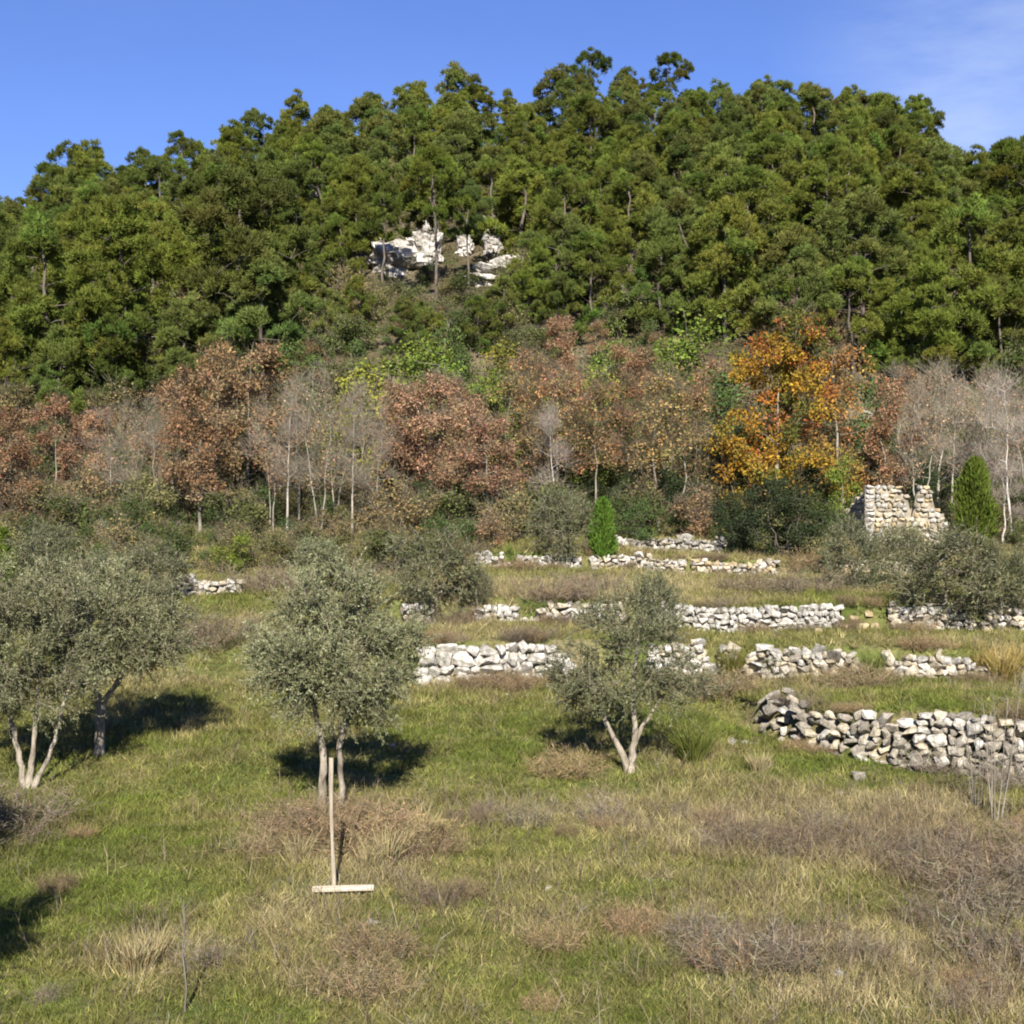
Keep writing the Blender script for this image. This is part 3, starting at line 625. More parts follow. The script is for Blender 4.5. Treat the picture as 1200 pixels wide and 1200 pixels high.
# low brush and shrubs that close the wood edge and the scrubby bank
edge = [broadleaf(390 + i, 1.5, 1.0, .04, 40, 62, .085, .05, [[(.085, .10, .032), (.10, .12, .035)], [(.21, .15, .07), (.17, .13, .06)], [(.055, .08, .022), (.065, .092, .025)], [(.13, .13, .045), (.16, .14, .055)]][i], M_ever, M_pbark, .035, clump=(.22, .38), prof='round', stems=3, twig=[2, 4, 1, 3][i]) for i in range(4)]
EL = ['drab green', 'dry brown', 'dark green', 'faded olive-brown']
re_ = np.random.default_rng(19)
for i in range(72):
    y = 47.5 + 8 * re_.random(); px = -20 + 1240 * (i + re_.random()) / 72; k = int(re_.integers(4)); q = at(px, y)
    if 985 < px < 1130 and y < 52: continue
    sc_ = .55 + .75 * re_.random()
    thing('edge_shrub', q, EL[k] + ' low shrub closing the foot of the wood edge', 'shrub', EL[k] + ' low shrubs at the foot of the wood edge', i * 1.1, (sc_ * 1.1, sc_ * 1.1, sc_), edge[k])
for i in range(120):
    y = 59 + 27 * re_.random(); px = -20 + 1240 * re_.random(); k = int(re_.choice(4, p=[.34, .16, .34, .16])); q = at(px, y); sc_ = .8 + 1.1 * re_.random()
    thing('bank_shrub', q, EL[k] + ' shrub on the scrubby bank between wood edge and pines', 'shrub', EL[k] + ' shrubs on the scrubby bank', i * 1.1, (sc_ * 1.1, sc_ * 1.1, sc_), edge[k])
for i in range(46):
    q = hit(335 + 300 * re_.random(), 322 + 110 * re_.random()); k = int(re_.choice(4, p=[.40, .08, .44, .08])); sc_ = .55 + .75 * re_.random()
    if 440 < project(*q)[0] < 612 and project(*q)[1] < 350: sc_ *= .6
    thing('clearing_shrub', q, EL[k] + ' shrub in the scrubby clearing below the white outcrop', 'shrub', EL[k] + ' shrubs of the scrubby clearing', i * 1.1, (sc_ * 1.15, sc_ * 1.15, sc_), edge[k])
for i in range(44):
    y = 41.5 + 7 * re_.random(); px = -20 + 590 * (i + re_.random()) / 44; k = int(re_.integers(4)); q = at(px, y); sc_ = .35 + .55 * re_.random()
    thing('terrace_shrub', q, EL[k] + ' small shrub on the grassy shelf before the wood edge', 'shrub', EL[k] + ' small shrubs on the grassy shelf', i * 1.1, (sc_ * 1.2, sc_ * 1.2, sc_), edge[k])
# scrub trees between belt and pines
mid = [(485, 376, 69, 0), (510, 385, 68, 0), (440, 412, 64, 1), (410, 432, 63, 1), (600, 388, 69, 1), (575, 410, 66, 0), (640, 440, 63, 0), (720, 380, 70, 0), (812, 345, 68, 0), (790, 400, 66, 0), (540, 400, 72, 2), (350, 395, 70, 2), (390, 350, 82, 1),
       (345, 335, 84, 2), (610, 480, 60, 0), (745, 460, 62, 2), (700, 420, 67, 1), (520, 395, 74, 0), (420, 395, 74, 2), (455, 380, 78, 2), (590, 365, 84, 2), (655, 380, 76, 0), (760, 370, 76, 2), (1020, 440, 64, 2), (680, 480, 60, 0), (300, 470, 66, 2), (845, 430, 62, 2)]
for i, (px, ty, y, k) in enumerate(mid):
    tree_at('young_tree', youngs[k], 4.2, px, ty, y, ['fresh green young tree on the scrubby bank between wood edge and pines', 'yellow-green young tree on the scrubby bank between wood edge and pines', 'dull green young tree on the scrubby bank between wood edge and pines'][k], 'tree',
            ['green', 'yellow-green', 'dull green'][k] + ' young trees on the scrubby bank', rb.random() * 6, 1.0 + .3 * rb.random())
for i, (px, ty, y) in enumerate([(660, 365, 72), (620, 400, 66), (700, 372, 76), (740, 400, 68), (560, 380, 78), (840, 410, 64), (1075, 425, 66), (770, 385, 74), (330, 380, 80), (400, 375, 80), (365, 395, 74)]):
    tree_at('scrub_oak', tans[i % 2] if i % 3 else rusts[i % 3], 7.0, px, ty, y, 'small brown oak on the scrubby bank below the pines', 'autumn tree', 'small brown oaks on the scrubby bank', rb.random() * 6, 1.0 + .2 * rb.random())

# evergreen shrubs at the wood edge
def shrub_at(name, var, vh, px, by, ty, label, cat, group=None, rz=0., wide=1.0, sink=.05):
    p = hit(px, by); hh = zat(ty, p[1]) - p[2]; s = hh / vh
    return thing(name, (p[0], p[1], p[2] - sink), label, cat, group, rz, (s * wide, s * wide, s), var)
tree_at('evergreen_oak', darks[0], 3.6, 915, 556, 44.6, 'dark evergreen oak spreading below the golden tree', 'tree', None, 0, 1.2)
tree_at('evergreen_oak', darks[1], 3.6, 866, 572, 46.5, 'mid green evergreen oak leaning on the dark one below the golden tree', 'tree', None, 1, 1.0)
for i, (px, ty, y, w) in enumerate([(765, 540, 56, 1.3), (740, 560, 55, 1.0), (815, 560, 56, 1.0), (640, 510, 60, .9), (850, 500, 60, 1.0), (505, 560, 55, 1.0), (540, 570, 54, 1.0), (475, 590, 56, .9), (590, 560, 58, 1), (695, 560, 57, 1), (300, 560, 58, 1), (225, 580, 56, .9), (80, 590, 54, 1), (150, 590, 56, 1), (30, 590, 55, 1), (400, 580, 57, 1), (345, 580, 58, 1), (1000, 500, 58, 1.0), (1150, 570, 57, 1), (1085, 540, 56, 1), (1210, 560, 56, 1), (1060, 520, 58, .9)]):
    tree_at('evergreen_shrub', darks[i % 3], 3.6, px, ty, y, 'dark evergreen shrub in the shade under the autumn trees', 'shrub', 'dark shrubs under the autumn trees', rb.random() * 6, w)
green_sh = [broadleaf(380 + i, 1.6, 1.0, .05, 46, 70, .075, .045, [[(.075, .12, .018), (.10, .14, .018)], [(.045, .07, .02), (.06, .085, .022)]][i], M_ever, M_pbark, .04, clump=(.2, .32), prof='round', stems=3) for i in range(2)]
for i, (px, by, ty, k, w) in enumerate([(280, 672, 625, 0, 1.0), (95, 672, 618, 1, 1.0), (60, 668, 628, 0, .9), (120, 690, 640, 1, 1), (745, 640, 590, 1, 1.0), (600, 664, 640, 0, .8), (255, 660, 625, 1, .9), (-5, 690, 625, 0, .6), (165, 660, 615, 1, 1.0), (345, 655, 610, 1, 1), (30, 655, 605, 1, 1.0), (545, 640, 610, 1, 1)]):
    shrub_at('green_shrub', green_sh[k], 1.75, px, by, ty, ['bright green shrub on the terraces at the wood edge', 'dull green shrub on the terraces at the wood edge'][k], 'shrub', ['bright green', 'dull green'][k] + ' shrubs at the wood edge', rb.random() * 6, w)

# cypresses
def cypress(seed, h, rad, col):
    r = np.random.default_rng(seed); g = Geo(); tube(g, [[0, 0, -.2], [0, 0, h * .5], [0, 0, h * .95]], [.06, .04, .01], 6); f = Geo(); n = 7000
    hh = r.random(n); q = rad * np.minimum(1, (1 - hh) ** .55 * 1.3) * (hh + .05) ** .18 * (.55 + .45 * r.random(n)); a = r.random(n) * 6.283; q *= .78 + .22 * np.sin(a * 3 + hh * 9) + .14 * np.sin(a * 7 - hh * 17)
    pos = np.stack([q * np.cos(a), q * np.sin(a), h * hh * .97], 1); d = norm(np.stack([np.cos(a) * .5, np.sin(a) * .5, np.full(n, 1.0)], 1) + .3 * r.normal(size=(n, 3)))
    leaves(f, pos, d, .09 + .12 * r.random(n), .035, jitter_col(r, n, col, .25, .06), r)
    return [('trunk', g.mesh('trunk', M_pbark)), ('crown', f.mesh('crown', M_ever))]
cyA = cypress(1, 2.4, .72, (.072, .115, .016)); cyB = cypress(2, 1.5, .38, (.085, .13, .018))
tree_at('cypress', cyA, 2.4, 1142, 536, 48.5, 'bright green cypress-like conifer beside the ruined hut', 'conifer', None, 0, 1.0)
shrub_at('cypress', cyB, 1.5, 706, 656, 585, 'small bright green conifer next to the round grey bush', 'conifer')
tree_at('cypress', cyB, 1.5, 2, 620, 40, 'narrow bright green conifer behind the paired olives', 'conifer', None, 1, 1.1)
tree_at('young_tree', youngs[0], 4.2, 988, 515, 52, 'slender green young tree between golden tree and ruined hut', 'tree', None, 1, .8)

# ---------------------------------------------------------------- olive trees
OC = [(.092, .108, .040), (.138, .150, .066), (.205, .215, .112), (.265, .275, .165)]
def olive(seed, trunks, centers, rc=(.22, .36), nsh=16, leaf=(.055, .014), tone=1.0, per=22, pw=(.30, .32, .25, .13)):
    """trunks: list of (polyline, radii); centers: clump centres"""
    r = np.random.default_rng(seed); g = Geo(); f = Geo(); centers = np.array(centers)
    owner = np.array([int(np.argmin([min(np.linalg.norm(c - np.array(p)) for p in t[0][1:]) for t in trunks])) for c in centers])
    for i, (pl, rd) in enumerate(trunks):
        pl = np.array(pl, float); rd = np.array(rd, float); t = np.linspace(0, 1, len(pl)); tt = np.linspace(0, 1, 3 * len(pl))
        P = np.stack([np.interp(tt, t, pl[:, k]) for k in range(3)], 1); P[1:-1] = (P[:-2] + P[1:-1] + P[2:]) / 3; P[1:] += .012 * r.normal(size=P[1:].shape)
        skeleton(g, r, P, np.interp(tt, t, rd) * (1 + .08 * r.normal(size=len(tt))), centers[owner == i] if (owner == i).any() else np.zeros((0, 3)), 9, .16, .6, .008, .35, twsides=5)
    mid = centers.mean(0)
    for c in centers:
        q = rc[0] + (rc[1] - rc[0]) * r.random(); out = norm((c - mid)[None])[0]; n = nsh
        d = norm(runit(r, n) + out * .7 + [0, 0, .25]); p0 = c + .30 * q * r.normal(size=(n, 3)); L = q * (.7 + .7 * r.random(n))
        p1 = p0 + d * L[:, None]; twigs(f, p0, p1, .005, .002, np.tile([[.22, .19, .13]], (n, 1)))
        u = np.tile(np.linspace(.12, 1.0, per), n) + .02 * r.normal(size=n * per); pos = np.repeat(p0, per, 0) + np.repeat(p1 - p0, per, 0) * u[:, None]
        dd = norm(np.repeat(d, per, 0) * .75 + .75 * runit(r, n * per) + [0, 0, .05])
        k = r.choice(4, n * per, p=pw); col = np.array(OC)[k] * tone * (1 + .15 * r.normal()) * (1 + .12 * r.normal(size=(n * per, 1)))
        leaves(f, pos, dd, leaf[0] * (.7 + .6 * r.random(n * per)), leaf[1] * (.8 + .4 * r.random(n * per)), np.clip(col, .01, .8), r)
    return [('trunk', g.mesh('olive_trunk', M_obark, True)), ('crown', f.mesh('olive_crown', M_olive))]
def blob(r, n, lobes):
    """clump centres spread through a crown made of lobes (cx, cy, cz, rx, ry, rz)"""
    w = np.array([l[3] * l[4] * l[5] for l in lobes]) ** .8; w /= w.sum(); out = []
    for _ in range(n):
        l = lobes[r.choice(len(lobes), p=w)]; d = runit(r, 1)[0] * (.35 + .65 * r.random() ** .5); out.append([l[0] + d[0] * l[3], l[1] + d[1] * l[4], l[2] + d[2] * l[5]])
    return out
def plant(px, py): p = hit(px, py); return p
ro = np.random.default_rng(21)
# the staked olive (twin stems)
p = plant(380, 955); S = p[1] / FPX                   # metres per photo pixel at its distance
c1 = blob(ro, 116, [(.14, 0, 2.35, 1.05, .95, .60), (-.35, 0, 2.35, .75, .8, .72), (.6, .1, 2.4, .78, .8, .66), (.15, 0, 3.1, .70, .7, .58), (.18, 0, 1.7, 1.0, .8, .38)])
v1 = olive(401, [([(-.02, 0, -.15), (-.04, 0, .35), (.0, 0, .75), (-.06, .05, 1.15), (-.2, .05, 1.9), (-.3, 0, 2.5)], [.085, .06, .052, .046, .035, .02]),
                 ([(.20, .25, -.15), (.24, .22, .4), (.20, .2, .9), (.28, .15, 1.3), (.5, .1, 2.0), (.45, 0, 2.7)], [.07, .05, .045, .042, .03, .02])], c1, nsh=25)
thing('olive_tree', (p[0], p[1], p[2]), 'full grey-green olive tree with twin stems standing behind the wooden stake', 'olive tree', 'olive trees of the field', 0, 1, v1)
# the forked olive
p = plant(737, 905)
c2 = blob(ro, 80, [(-.4, 0, 1.7, .85, .7, .6), (.25, 0, 1.9, .68, .6, .7), (-.1, 0, 2.45, .6, .55, .5), (.75, 0, 1.6, .5, .45, .42), (-.85, 0, 1.5, .5, .5, .4), (.35, 0, 2.85, .25, .25, .3), (-.2, 0, 1.3, .55, .5, .25), (.45, 0, 1.4, .5, .5, .3)])
v2 = olive(402, [([(.0, 0, -.12), (-.02, 0, .15), (-.25, 0, .55), (-.45, .0, .95), (-.6, 0, 1.5)], [.095, .065, .045, .036, .018]),
                 ([(.0, 0, -.12), (.03, 0, .2), (.10, 0, .6), (.08, 0, 1.1), (.1, 0, 1.9), (.2, 0, 2.5)], [.09, .068, .05, .04, .026, .012]),
                 ([(.02, 0, .05), (.08, .05, .45), (.3, .1, .85), (.55, .1, 1.25)], [.06, .045, .03, .015])], c2, nsh=18, tone=.80, pw=(.38, .34, .2, .08))
thing('olive_tree', (p[0], p[1], p[2]), 'thin-crowned olive tree forking into a pale V at the ground', 'olive tree', 'olive trees of the field', 0, 1, v2)
# the left pair
p = plant(32, 925)
c3 = blob(ro, 104, [(-.25, 0, 2.1, 1.1, .95, .9), (.45, 0, 2.2, .75, .8, .9), (-.5, 0, 2.8, .7, .7, .6), (.35, 0, 2.95, .6, .6, .5), (.1, 0, 1.6, 1.0, .8, .35), (.85, 0, 1.75, .45, .5, .4)])
v3 = olive(403, [([(.0, 0, -.12), (-.08, 0, .2), (-.14, 0, .6), (-.3, 0, 1.2), (-.4, 0, 2.2)], [.095, .058, .045, .035, .018]),
                 ([(.03, 0, -.12), (.05, 0, .25), (.10, 0, .7), (.15, 0, 1.3), (.2, 0, 2.4)], [.085, .05, .04, .034, .018]),
                 ([(.06, 0, -.1), (.18, 0, .2), (.38, 0, .55), (.5, 0, 1.0), (.7, 0, 1.7)], [.075, .045, .036, .03, .018])], c3, nsh=25)
thing('olive_tree', (p[0], p[1], p[2]), 'olive tree with a fan of pale trunks, before its paired neighbour', 'olive tree', 'olive trees of the field', 0, 1, v3)
p = plant(116, 885)
c4 = blob(ro, 108, [(.1, 0, 2.1, 1.2, 1.0, .75), (.9, 0, 2.0, .75, .7, .6), (-.2, 0, 2.8, .8, .8, .5), (.55, 0, 2.65, .75, .7, .5), (.35, 0, 1.75, 1.1, .8, .28)])
v4 = olive(404, [([(.0, 0, -.12), (.0, 0, .4), (.03, 0, .9), (-.15, 0, 1.5), (-.2, 0, 2.3)], [.11, .085, .07, .05, .02]),
                 ([(.02, 0, .5), (.1, 0, .95), (.4, 0, 1.4), (.8, 0, 1.9)], [.07, .06, .045, .02])], c4, nsh=25, tone=.95)
thing('olive_tree', (p[0], p[1], p[2]), 'dense olive tree on a single dark trunk, behind its paired neighbour', 'olive tree', 'olive trees of the field', 0, 1, v4)
# two more whose shade reaches into the field
for (x, y, rz, lab) in ((-5.75, 11.9, 1.0, 'olive tree at the corner of the field, shading the open turf'), (-7.9, 16.6, 3.0, 'olive tree standing alone beside the paired olives')):
    thing('olive_tree', (x, y, gz(x, y)), lab, 'olive tree', 'olive trees of the field', rz, .85, v3)
# olives and grey bushes further up
ob = [olive(410 + i, [([(0, 0, -.1), (.05, 0, .4), (-.1 + .2 * i, 0, 1.0)], [.07, .05, .02]), ([(.05, 0, -.1), (.2, .1, .4), (.4, .1, .9)], [.06, .04, .02])],
            blob(ro, 52, [(0, 0, 1.05, .95, .9, .75), (-.3, 0, 1.35, .6, .6, .5), (.35, 0, 1.3, .6, .6, .5)]), rc=(.2, .34), nsh=15, leaf=(.075, .022), per=12, tone=[.85, .7][i]) for i in range(2)]
ob.append(olive(415, [([(0, 0, -.1), (.05, 0, .4), (-.1, 0, .9)], [.05, .035, .015]), ([(.05, 0, -.1), (.2, .1, .4), (.4, .1, .8)], [.045, .03, .015])],
            blob(ro, 64, [(0, 0, .78, .95, .9, .62), (-.3, 0, 1.2, .6, .6, .55), (.35, 0, 1.15, .6, .6, .5), (0, 0, .45, .95, .85, .3)]), rc=(.2, .32), nsh=15, leaf=(.075, .02), per=12, tone=.72, pw=(.45, .35, .15, .05)))
for (px, by, ty, k, w, lab) in [(510, 712, 610, 2, 1.05, 'round grey-green olive bush above the tall white retaining wall'), (372, 700, 628, 0, 1.0, 'grey-green olive showing over the crown of the staked olive'),
                               (178, 706, 632, 1, 1.1, 'grey-green olive on the terrace above the paired olives'), (52, 690, 612, 1, 1.1, 'dim olive bush above the fan-trunked olive'),
                               (660, 652, 565, 2, .95, 'round grey bush on the thin white terrace wall'), (1108, 722, 605, 2, 1.25, 'wide grey-green olive bush before the ruined hut'),
                               (1000, 690, 596, 2, .85, 'grey olive bush between the evergreen oak and the ruin'), (1055, 690, 612, 0, .9, 'small pale olive bush right below the ruin'),
                               (1175, 715, 625, 2, 1.0, 'thin grey olive bush beyond the wide one'), (775, 742, 668, 2, .8, 'small dark olive behind the crown of the forked olive'), (130, 700, 640, 1, .9, 'grey bush tucked between the paired olives and the wood'), (560, 715, 660, 1, .7, 'small grey bush next to the round olive bush')]:
    shrub_at('olive_bush', ob[k], 1.95, px, by, ty, lab, 'olive tree', 'olives on the upper terraces', rb.random() * 6, w)

# ---------------------------------------------------------------- grass and ground cover
def blobs(x, y, L):
    v = np.zeros_like(x)
    for px, py, rx, ry, a in L:
        q = hit(px, py); v = v + a * np.exp(-((x - q[0]) / rx) ** 2 - ((y - q[1]) / ry) ** 2)
    return v
LUSH = [(100, 980, 2.2, 3.0, .5), (60, 1060, 1.6, 1.6, .4), (980, 893, 1.6, 1.0, .9), (1050, 925, 1.0, .5, .5), (650, 890, 1.2, 2.0, .35), (560, 870, 1.6, 2.5, .3), (930, 822, 2.5, 1.0, .6), (250, 930, 1.4, 2.5, .35), (480, 1060, 1.0, .8, .35), (740, 1060, .9, 1.0, .3), (950, 700, 5, 1.4, .4), (660, 1130, .9, .7, .3), (60, 1170, 1.0, .8, .3)]
DRY = [(450, 1000, .9, 1.6, .6), (170, 1130, .8, .8, .5), (320, 1070, 1.0, 1.4, .45), (900, 950, 2.5, 1.6, .45), (680, 960, 1.2, 1.2, .35), (1080, 1150, 1.8, 1.2, .45), (1100, 950, 1.6, 1.2, .5), (560, 740, 2.5, 1.5, .4), (1180, 775, 1.6, 1.2, .8), (640, 690, 4, 3, .55), (300, 760, 3, 2.2, .45), (850, 690, 5, 2.0, .3), (170, 800, 1.5, 2.0, .2), (230, 960, .8, .8, .35), (900, 1170, 1.4, .7, .35), (820, 780, 1.5, 1.5, .3), (640, 1080, 1.0, .8, .3)]
BROWN = [(400, 965, 1.0, 1.3, .9), (880, 985, 1.3, .8, .7), (1130, 1030, 1.2, 1.2, .9), (900, 1110, .8, .6, .7), (400, 1160, .7, .6, .6), (300, 1000, .6, .8, .5), (660, 890, .5, .5, .4), (1060, 985, 1.0, 1.0, .6), (640, 695, 3.5, 1.6, .6), (1000, 690, 4, 1.0, .5), (270, 745, 1.2, 1.0, .6), (560, 805, 1.8, .5, .6), (880, 800, 3, .6, .4), (500, 1180, 1.0, .5, .3), (1050, 1110, 1.5, .8, .35), (760, 1080, .8, .6, .3)]
def scatter(n_by_band, r):
    X = []; Y = []
    for y0, y1, dens in n_by_band:
        w = lambda y: .41 * y + 3.0
        n = int(dens * (y1 - y0) * (w(y0) + w(y1))); y = np.sqrt(r.random(n) * (y1 ** 2 - y0 ** 2) + y0 ** 2); X.append((2 * r.random(n) - 1) * w(y)); Y.append(y)
    return np.concatenate(X), np.concatenate(Y)
rg = np.random.default_rng(31)
X, Y = scatter([(10.5, 16, 230), (16, 22, 170), (22, 30, 105), (30, 40, 55), (40, 50, 30), (50, 58, 16)], rg)
slope = ground(X, Y + .2, False) - ground(X, Y - .2, False)
keep = slope < .62; X, Y = X[keep], Y[keep]
lush = blobs(X, Y, LUSH); dry = blobs(X, Y, DRY); brown = blobs(X, Y, BROWN)
nz = vnoise(X, Y, 1.6, 4) * .55 + vnoise(X, Y, .55, 5) * .45
dryness = np.clip(.40 + .10 * ss((X + 1) / 6) * ss((24 - Y) / 6) + .75 * (nz - .5) + dry * .62 + brown * .35 - lush * .45 + .14 * rg.normal(size=len(X)) + .18 * ss((Y - 36) / 10), 0, 1)
brownness = np.clip(brown * .9 + .9 * (vnoise(X, Y, .9, 6) - .62) + .10 * rg.normal(size=len(X)), 0, 1)
STOPS = np.array([0, .25, .5, .75, 1.0]); GCOL = np.array([[.106, .138, .024], [.146, .160, .036], [.200, .186, .064], [.275, .235, .108], [.355, .30, .162]])
gcol = np.stack([np.interp(dryness, STOPS, GCOL[:, k]) for k in range(3)], 1)
bcol = np.array([.185, .135, .088])
gcol = gcol * (1 - .75 * brownness[:, None]) + bcol * .75 * brownness[:, None]
gcol *= (1 + .22 * rg.normal(size=(len(X), 1))) * (.72 + .56 * vnoise(X, Y, .35, 3))[:, None]
gcol = np.clip(gcol, .01, .8)
far = np.clip((Y - 12) / 38, 0, 1)
h = .82 * (.06 + .085 * rg.random(len(X)) + .10 * np.clip(dryness - .35, 0, 1) + .07 * brownness) * (1 + .9 * far) * (.7 + .6 * vnoise(X, Y, .4, 7))
def field(name, sel, label, cat, nb, wd, m, lean):
    x, y, hh, cc = X[sel], Y[sel], h[sel], gcol[sel]; n = len(x); z = ground(x, y); g = Geo(); k = nb
    base = np.repeat(np.stack([x, y, z - .015], 1), k, 0) + np.concatenate([rg.normal(size=(n * k, 2)) * .045 * np.repeat(1 + far[sel], k)[:, None], np.zeros((n * k, 1))], 1)
    d = norm(np.concatenate([rg.normal(size=(n * k, 2)) * lean, np.ones((n * k, 1))], 1)); ln = np.repeat(hh, k) * (.6 + .8 * rg.random(n * k))
    cc = np.repeat(cc, k, 0) * (1 + .28 * rg.normal(size=(n * k, 1)))
    blades(g, base, d, ln, wd * (.7 + .6 * rg.random(n * k)) * np.repeat(1 + 1.6 * far[sel], k), np.clip(cc, .01, .8), rg)
    tag(link(name, g.mesh(name, m)), label, cat, kind='stuff')
isdry = (dryness > .5) & (brownness < .35); isbr = brownness >= .35
field('grass', ~isdry & ~isbr, 'short green grass covering the field and terraces', 'grass', 11, .011, M_grass, .8)
field('dry_grass', isdry, 'straw-coloured dry grass in patches over the field', 'dry grass', 12, .009, M_grass, .75)
def stalks():
    r = np.random.default_rng(63); n0 = len(X); sel = np.where((r.random(n0) < np.clip(.02 + .22 * (dryness - .35) + .25 * brownness, 0, .3)) & (Y < 34))[0]
    n = len(sel); g = Geo(); k = 3; x, y = X[sel], Y[sel]; base = np.repeat(np.stack([x, y, ground(x, y)], 1), k, 0); base[:, :2] += .05 * r.normal(size=(n * k, 2))
    d = norm(np.concatenate([.42 * r.normal(size=(n * k, 2)), np.ones((n * k, 1))], 1)); L = .16 + .34 * r.random(n * k) ** 1.6
    pal = np.array([[.15, .105, .07], [.22, .165, .10], [.30, .25, .15], [.12, .095, .075], [.20, .18, .14]]); c = np.repeat(pal[r.integers(5, size=n)], k, 0) * (1 + .2 * r.normal(size=(n * k, 1)))
    blades(g, base, d, L, .009, np.clip(c, .02, .6), r)
    b0 = base + d * L[:, None] * .55; d2 = norm(d + .6 * r.normal(size=d.shape)); blades(g, b0, d2, L * .5, .008, np.clip(c, .02, .6), r)
    tag(link('weed_stalks', g.mesh('weed_stalks', M_grass)), 'thin brown dead weed stalks standing among the dry grass', 'weeds', kind='stuff')
stalks()
field('dead_weeds', isbr, 'brown dead weeds in patches over the field', 'weeds', 12, .008, M_grass, .8)

# undergrowth of the wooded hill: low scrub nobody could count
def undergrowth():
    r = np.random.default_rng(41); g = Geo(); n = 4600; y = 50 + 84 * r.random(n) ** .8; x = (2 * r.random(n) - 1) * (.39 * y + 3); z = ground(x, y)
    k = 34; hh = .5 + 1.1 * r.random(n) ** 1.5; kind = r.random(n)
    col = np.where((kind < .45)[:, None], [[.05, .068, .02]], np.where((kind < .75)[:, None], [[.09, .085, .035]], [[.13, .095, .06]])) * (1 + .2 * r.normal(size=(n, 1)))
    d = runit(r, n * k); d[:, 2] = np.abs(d[:, 2]); pos = np.repeat(np.stack([x, y, z], 1), k, 0) + d * np.repeat(hh, k)[:, None] * (.4 + .6 * r.random((n * k, 1))) * [1.1, 1.1, .9]
    leaves(g, pos, norm(d + .8 * r.normal(size=d.shape)), .16 + .12 * r.random(n * k), .08, np.clip(np.repeat(col, k, 0) * (1 + .2 * r.normal(size=(n * k, 1))), .01, .5), r)
    tag(link('undergrowth', g.mesh('undergrowth', M_ever)), 'low dull green and brown scrub covering the ground under the trees', 'undergrowth', kind='stuff')
undergrowth()

# ---------------------------------------------------------------- bushes, rushes and saplings
def dry_bush(seed, h, rad, n, col, leafy=0):
    r = np.random.default_rng(seed); g = Geo(); a = r.random(n) * 6.283; q = rad * r.random(n) ** .6; p0 = np.stack([q * np.cos(a) * .6, q * np.sin(a) * .6, np.full(n, -.05)], 1)
    d = norm(np.stack([np.cos(a) * q / rad * .7, np.sin(a) * q / rad * .7, np.ones(n)], 1) + .3 * r.normal(size=(n, 3))); L = h * (.5 + .6 * r.random((n, 1)))
    p1 = p0 + d * L * .6; d2 = norm(d + .6 * r.normal(size=(n, 3))); p2 = p1 + d2 * L * .5; c = jitter_col(r, n, col, .22, .06)
    twigs(g, p0, p1, .004, .003, c); twigs(g, p1, p2, .003, .0015, c)
    m = 9; pp = np.repeat(p0, m, 0) + np.repeat(p2 - p0, m, 0) * (.2 + .8 * r.random((n * m, 1))); dd = norm(np.repeat(d2, m, 0) + .9 * r.normal(size=(n * m, 3)))
    blades(g, pp, dd, .08 + .16 * r.random(n * m), .008, np.repeat(c, m, 0), r)
    f = None; parts = [('stems', g.mesh('stems', M_twig))]
    if leafy:
        f = Geo(); k = n * leafy; pp = np.repeat(p1, leafy, 0) + np.repeat(p2 - p1, leafy, 0) * r.random((k, 1)) + .04 * r.normal(size=(k, 3))
        leaves(f, pp, runit(r, k), .025 + .025 * r.random(k), .016, jitter_col(r, k, np.array(col) * [1.15, 1.1, .9], .3, .08), r); parts.append(('leaves', f.mesh('leaves', M_oak)))
    return parts
MAUVE = (.145, .112, .080); BRN = (.18, .13, .08); GREY = (.19, .162, .118)
db = [dry_bush(501, .6, .8, 92, MAUVE), dry_bush(502, .55, .6, 170, (.19, .145, .085), 2), dry_bush(503, .65, .6, 80, GREY), dry_bush(504, .5, .7, 170, (.235, .175, .095), 2)]
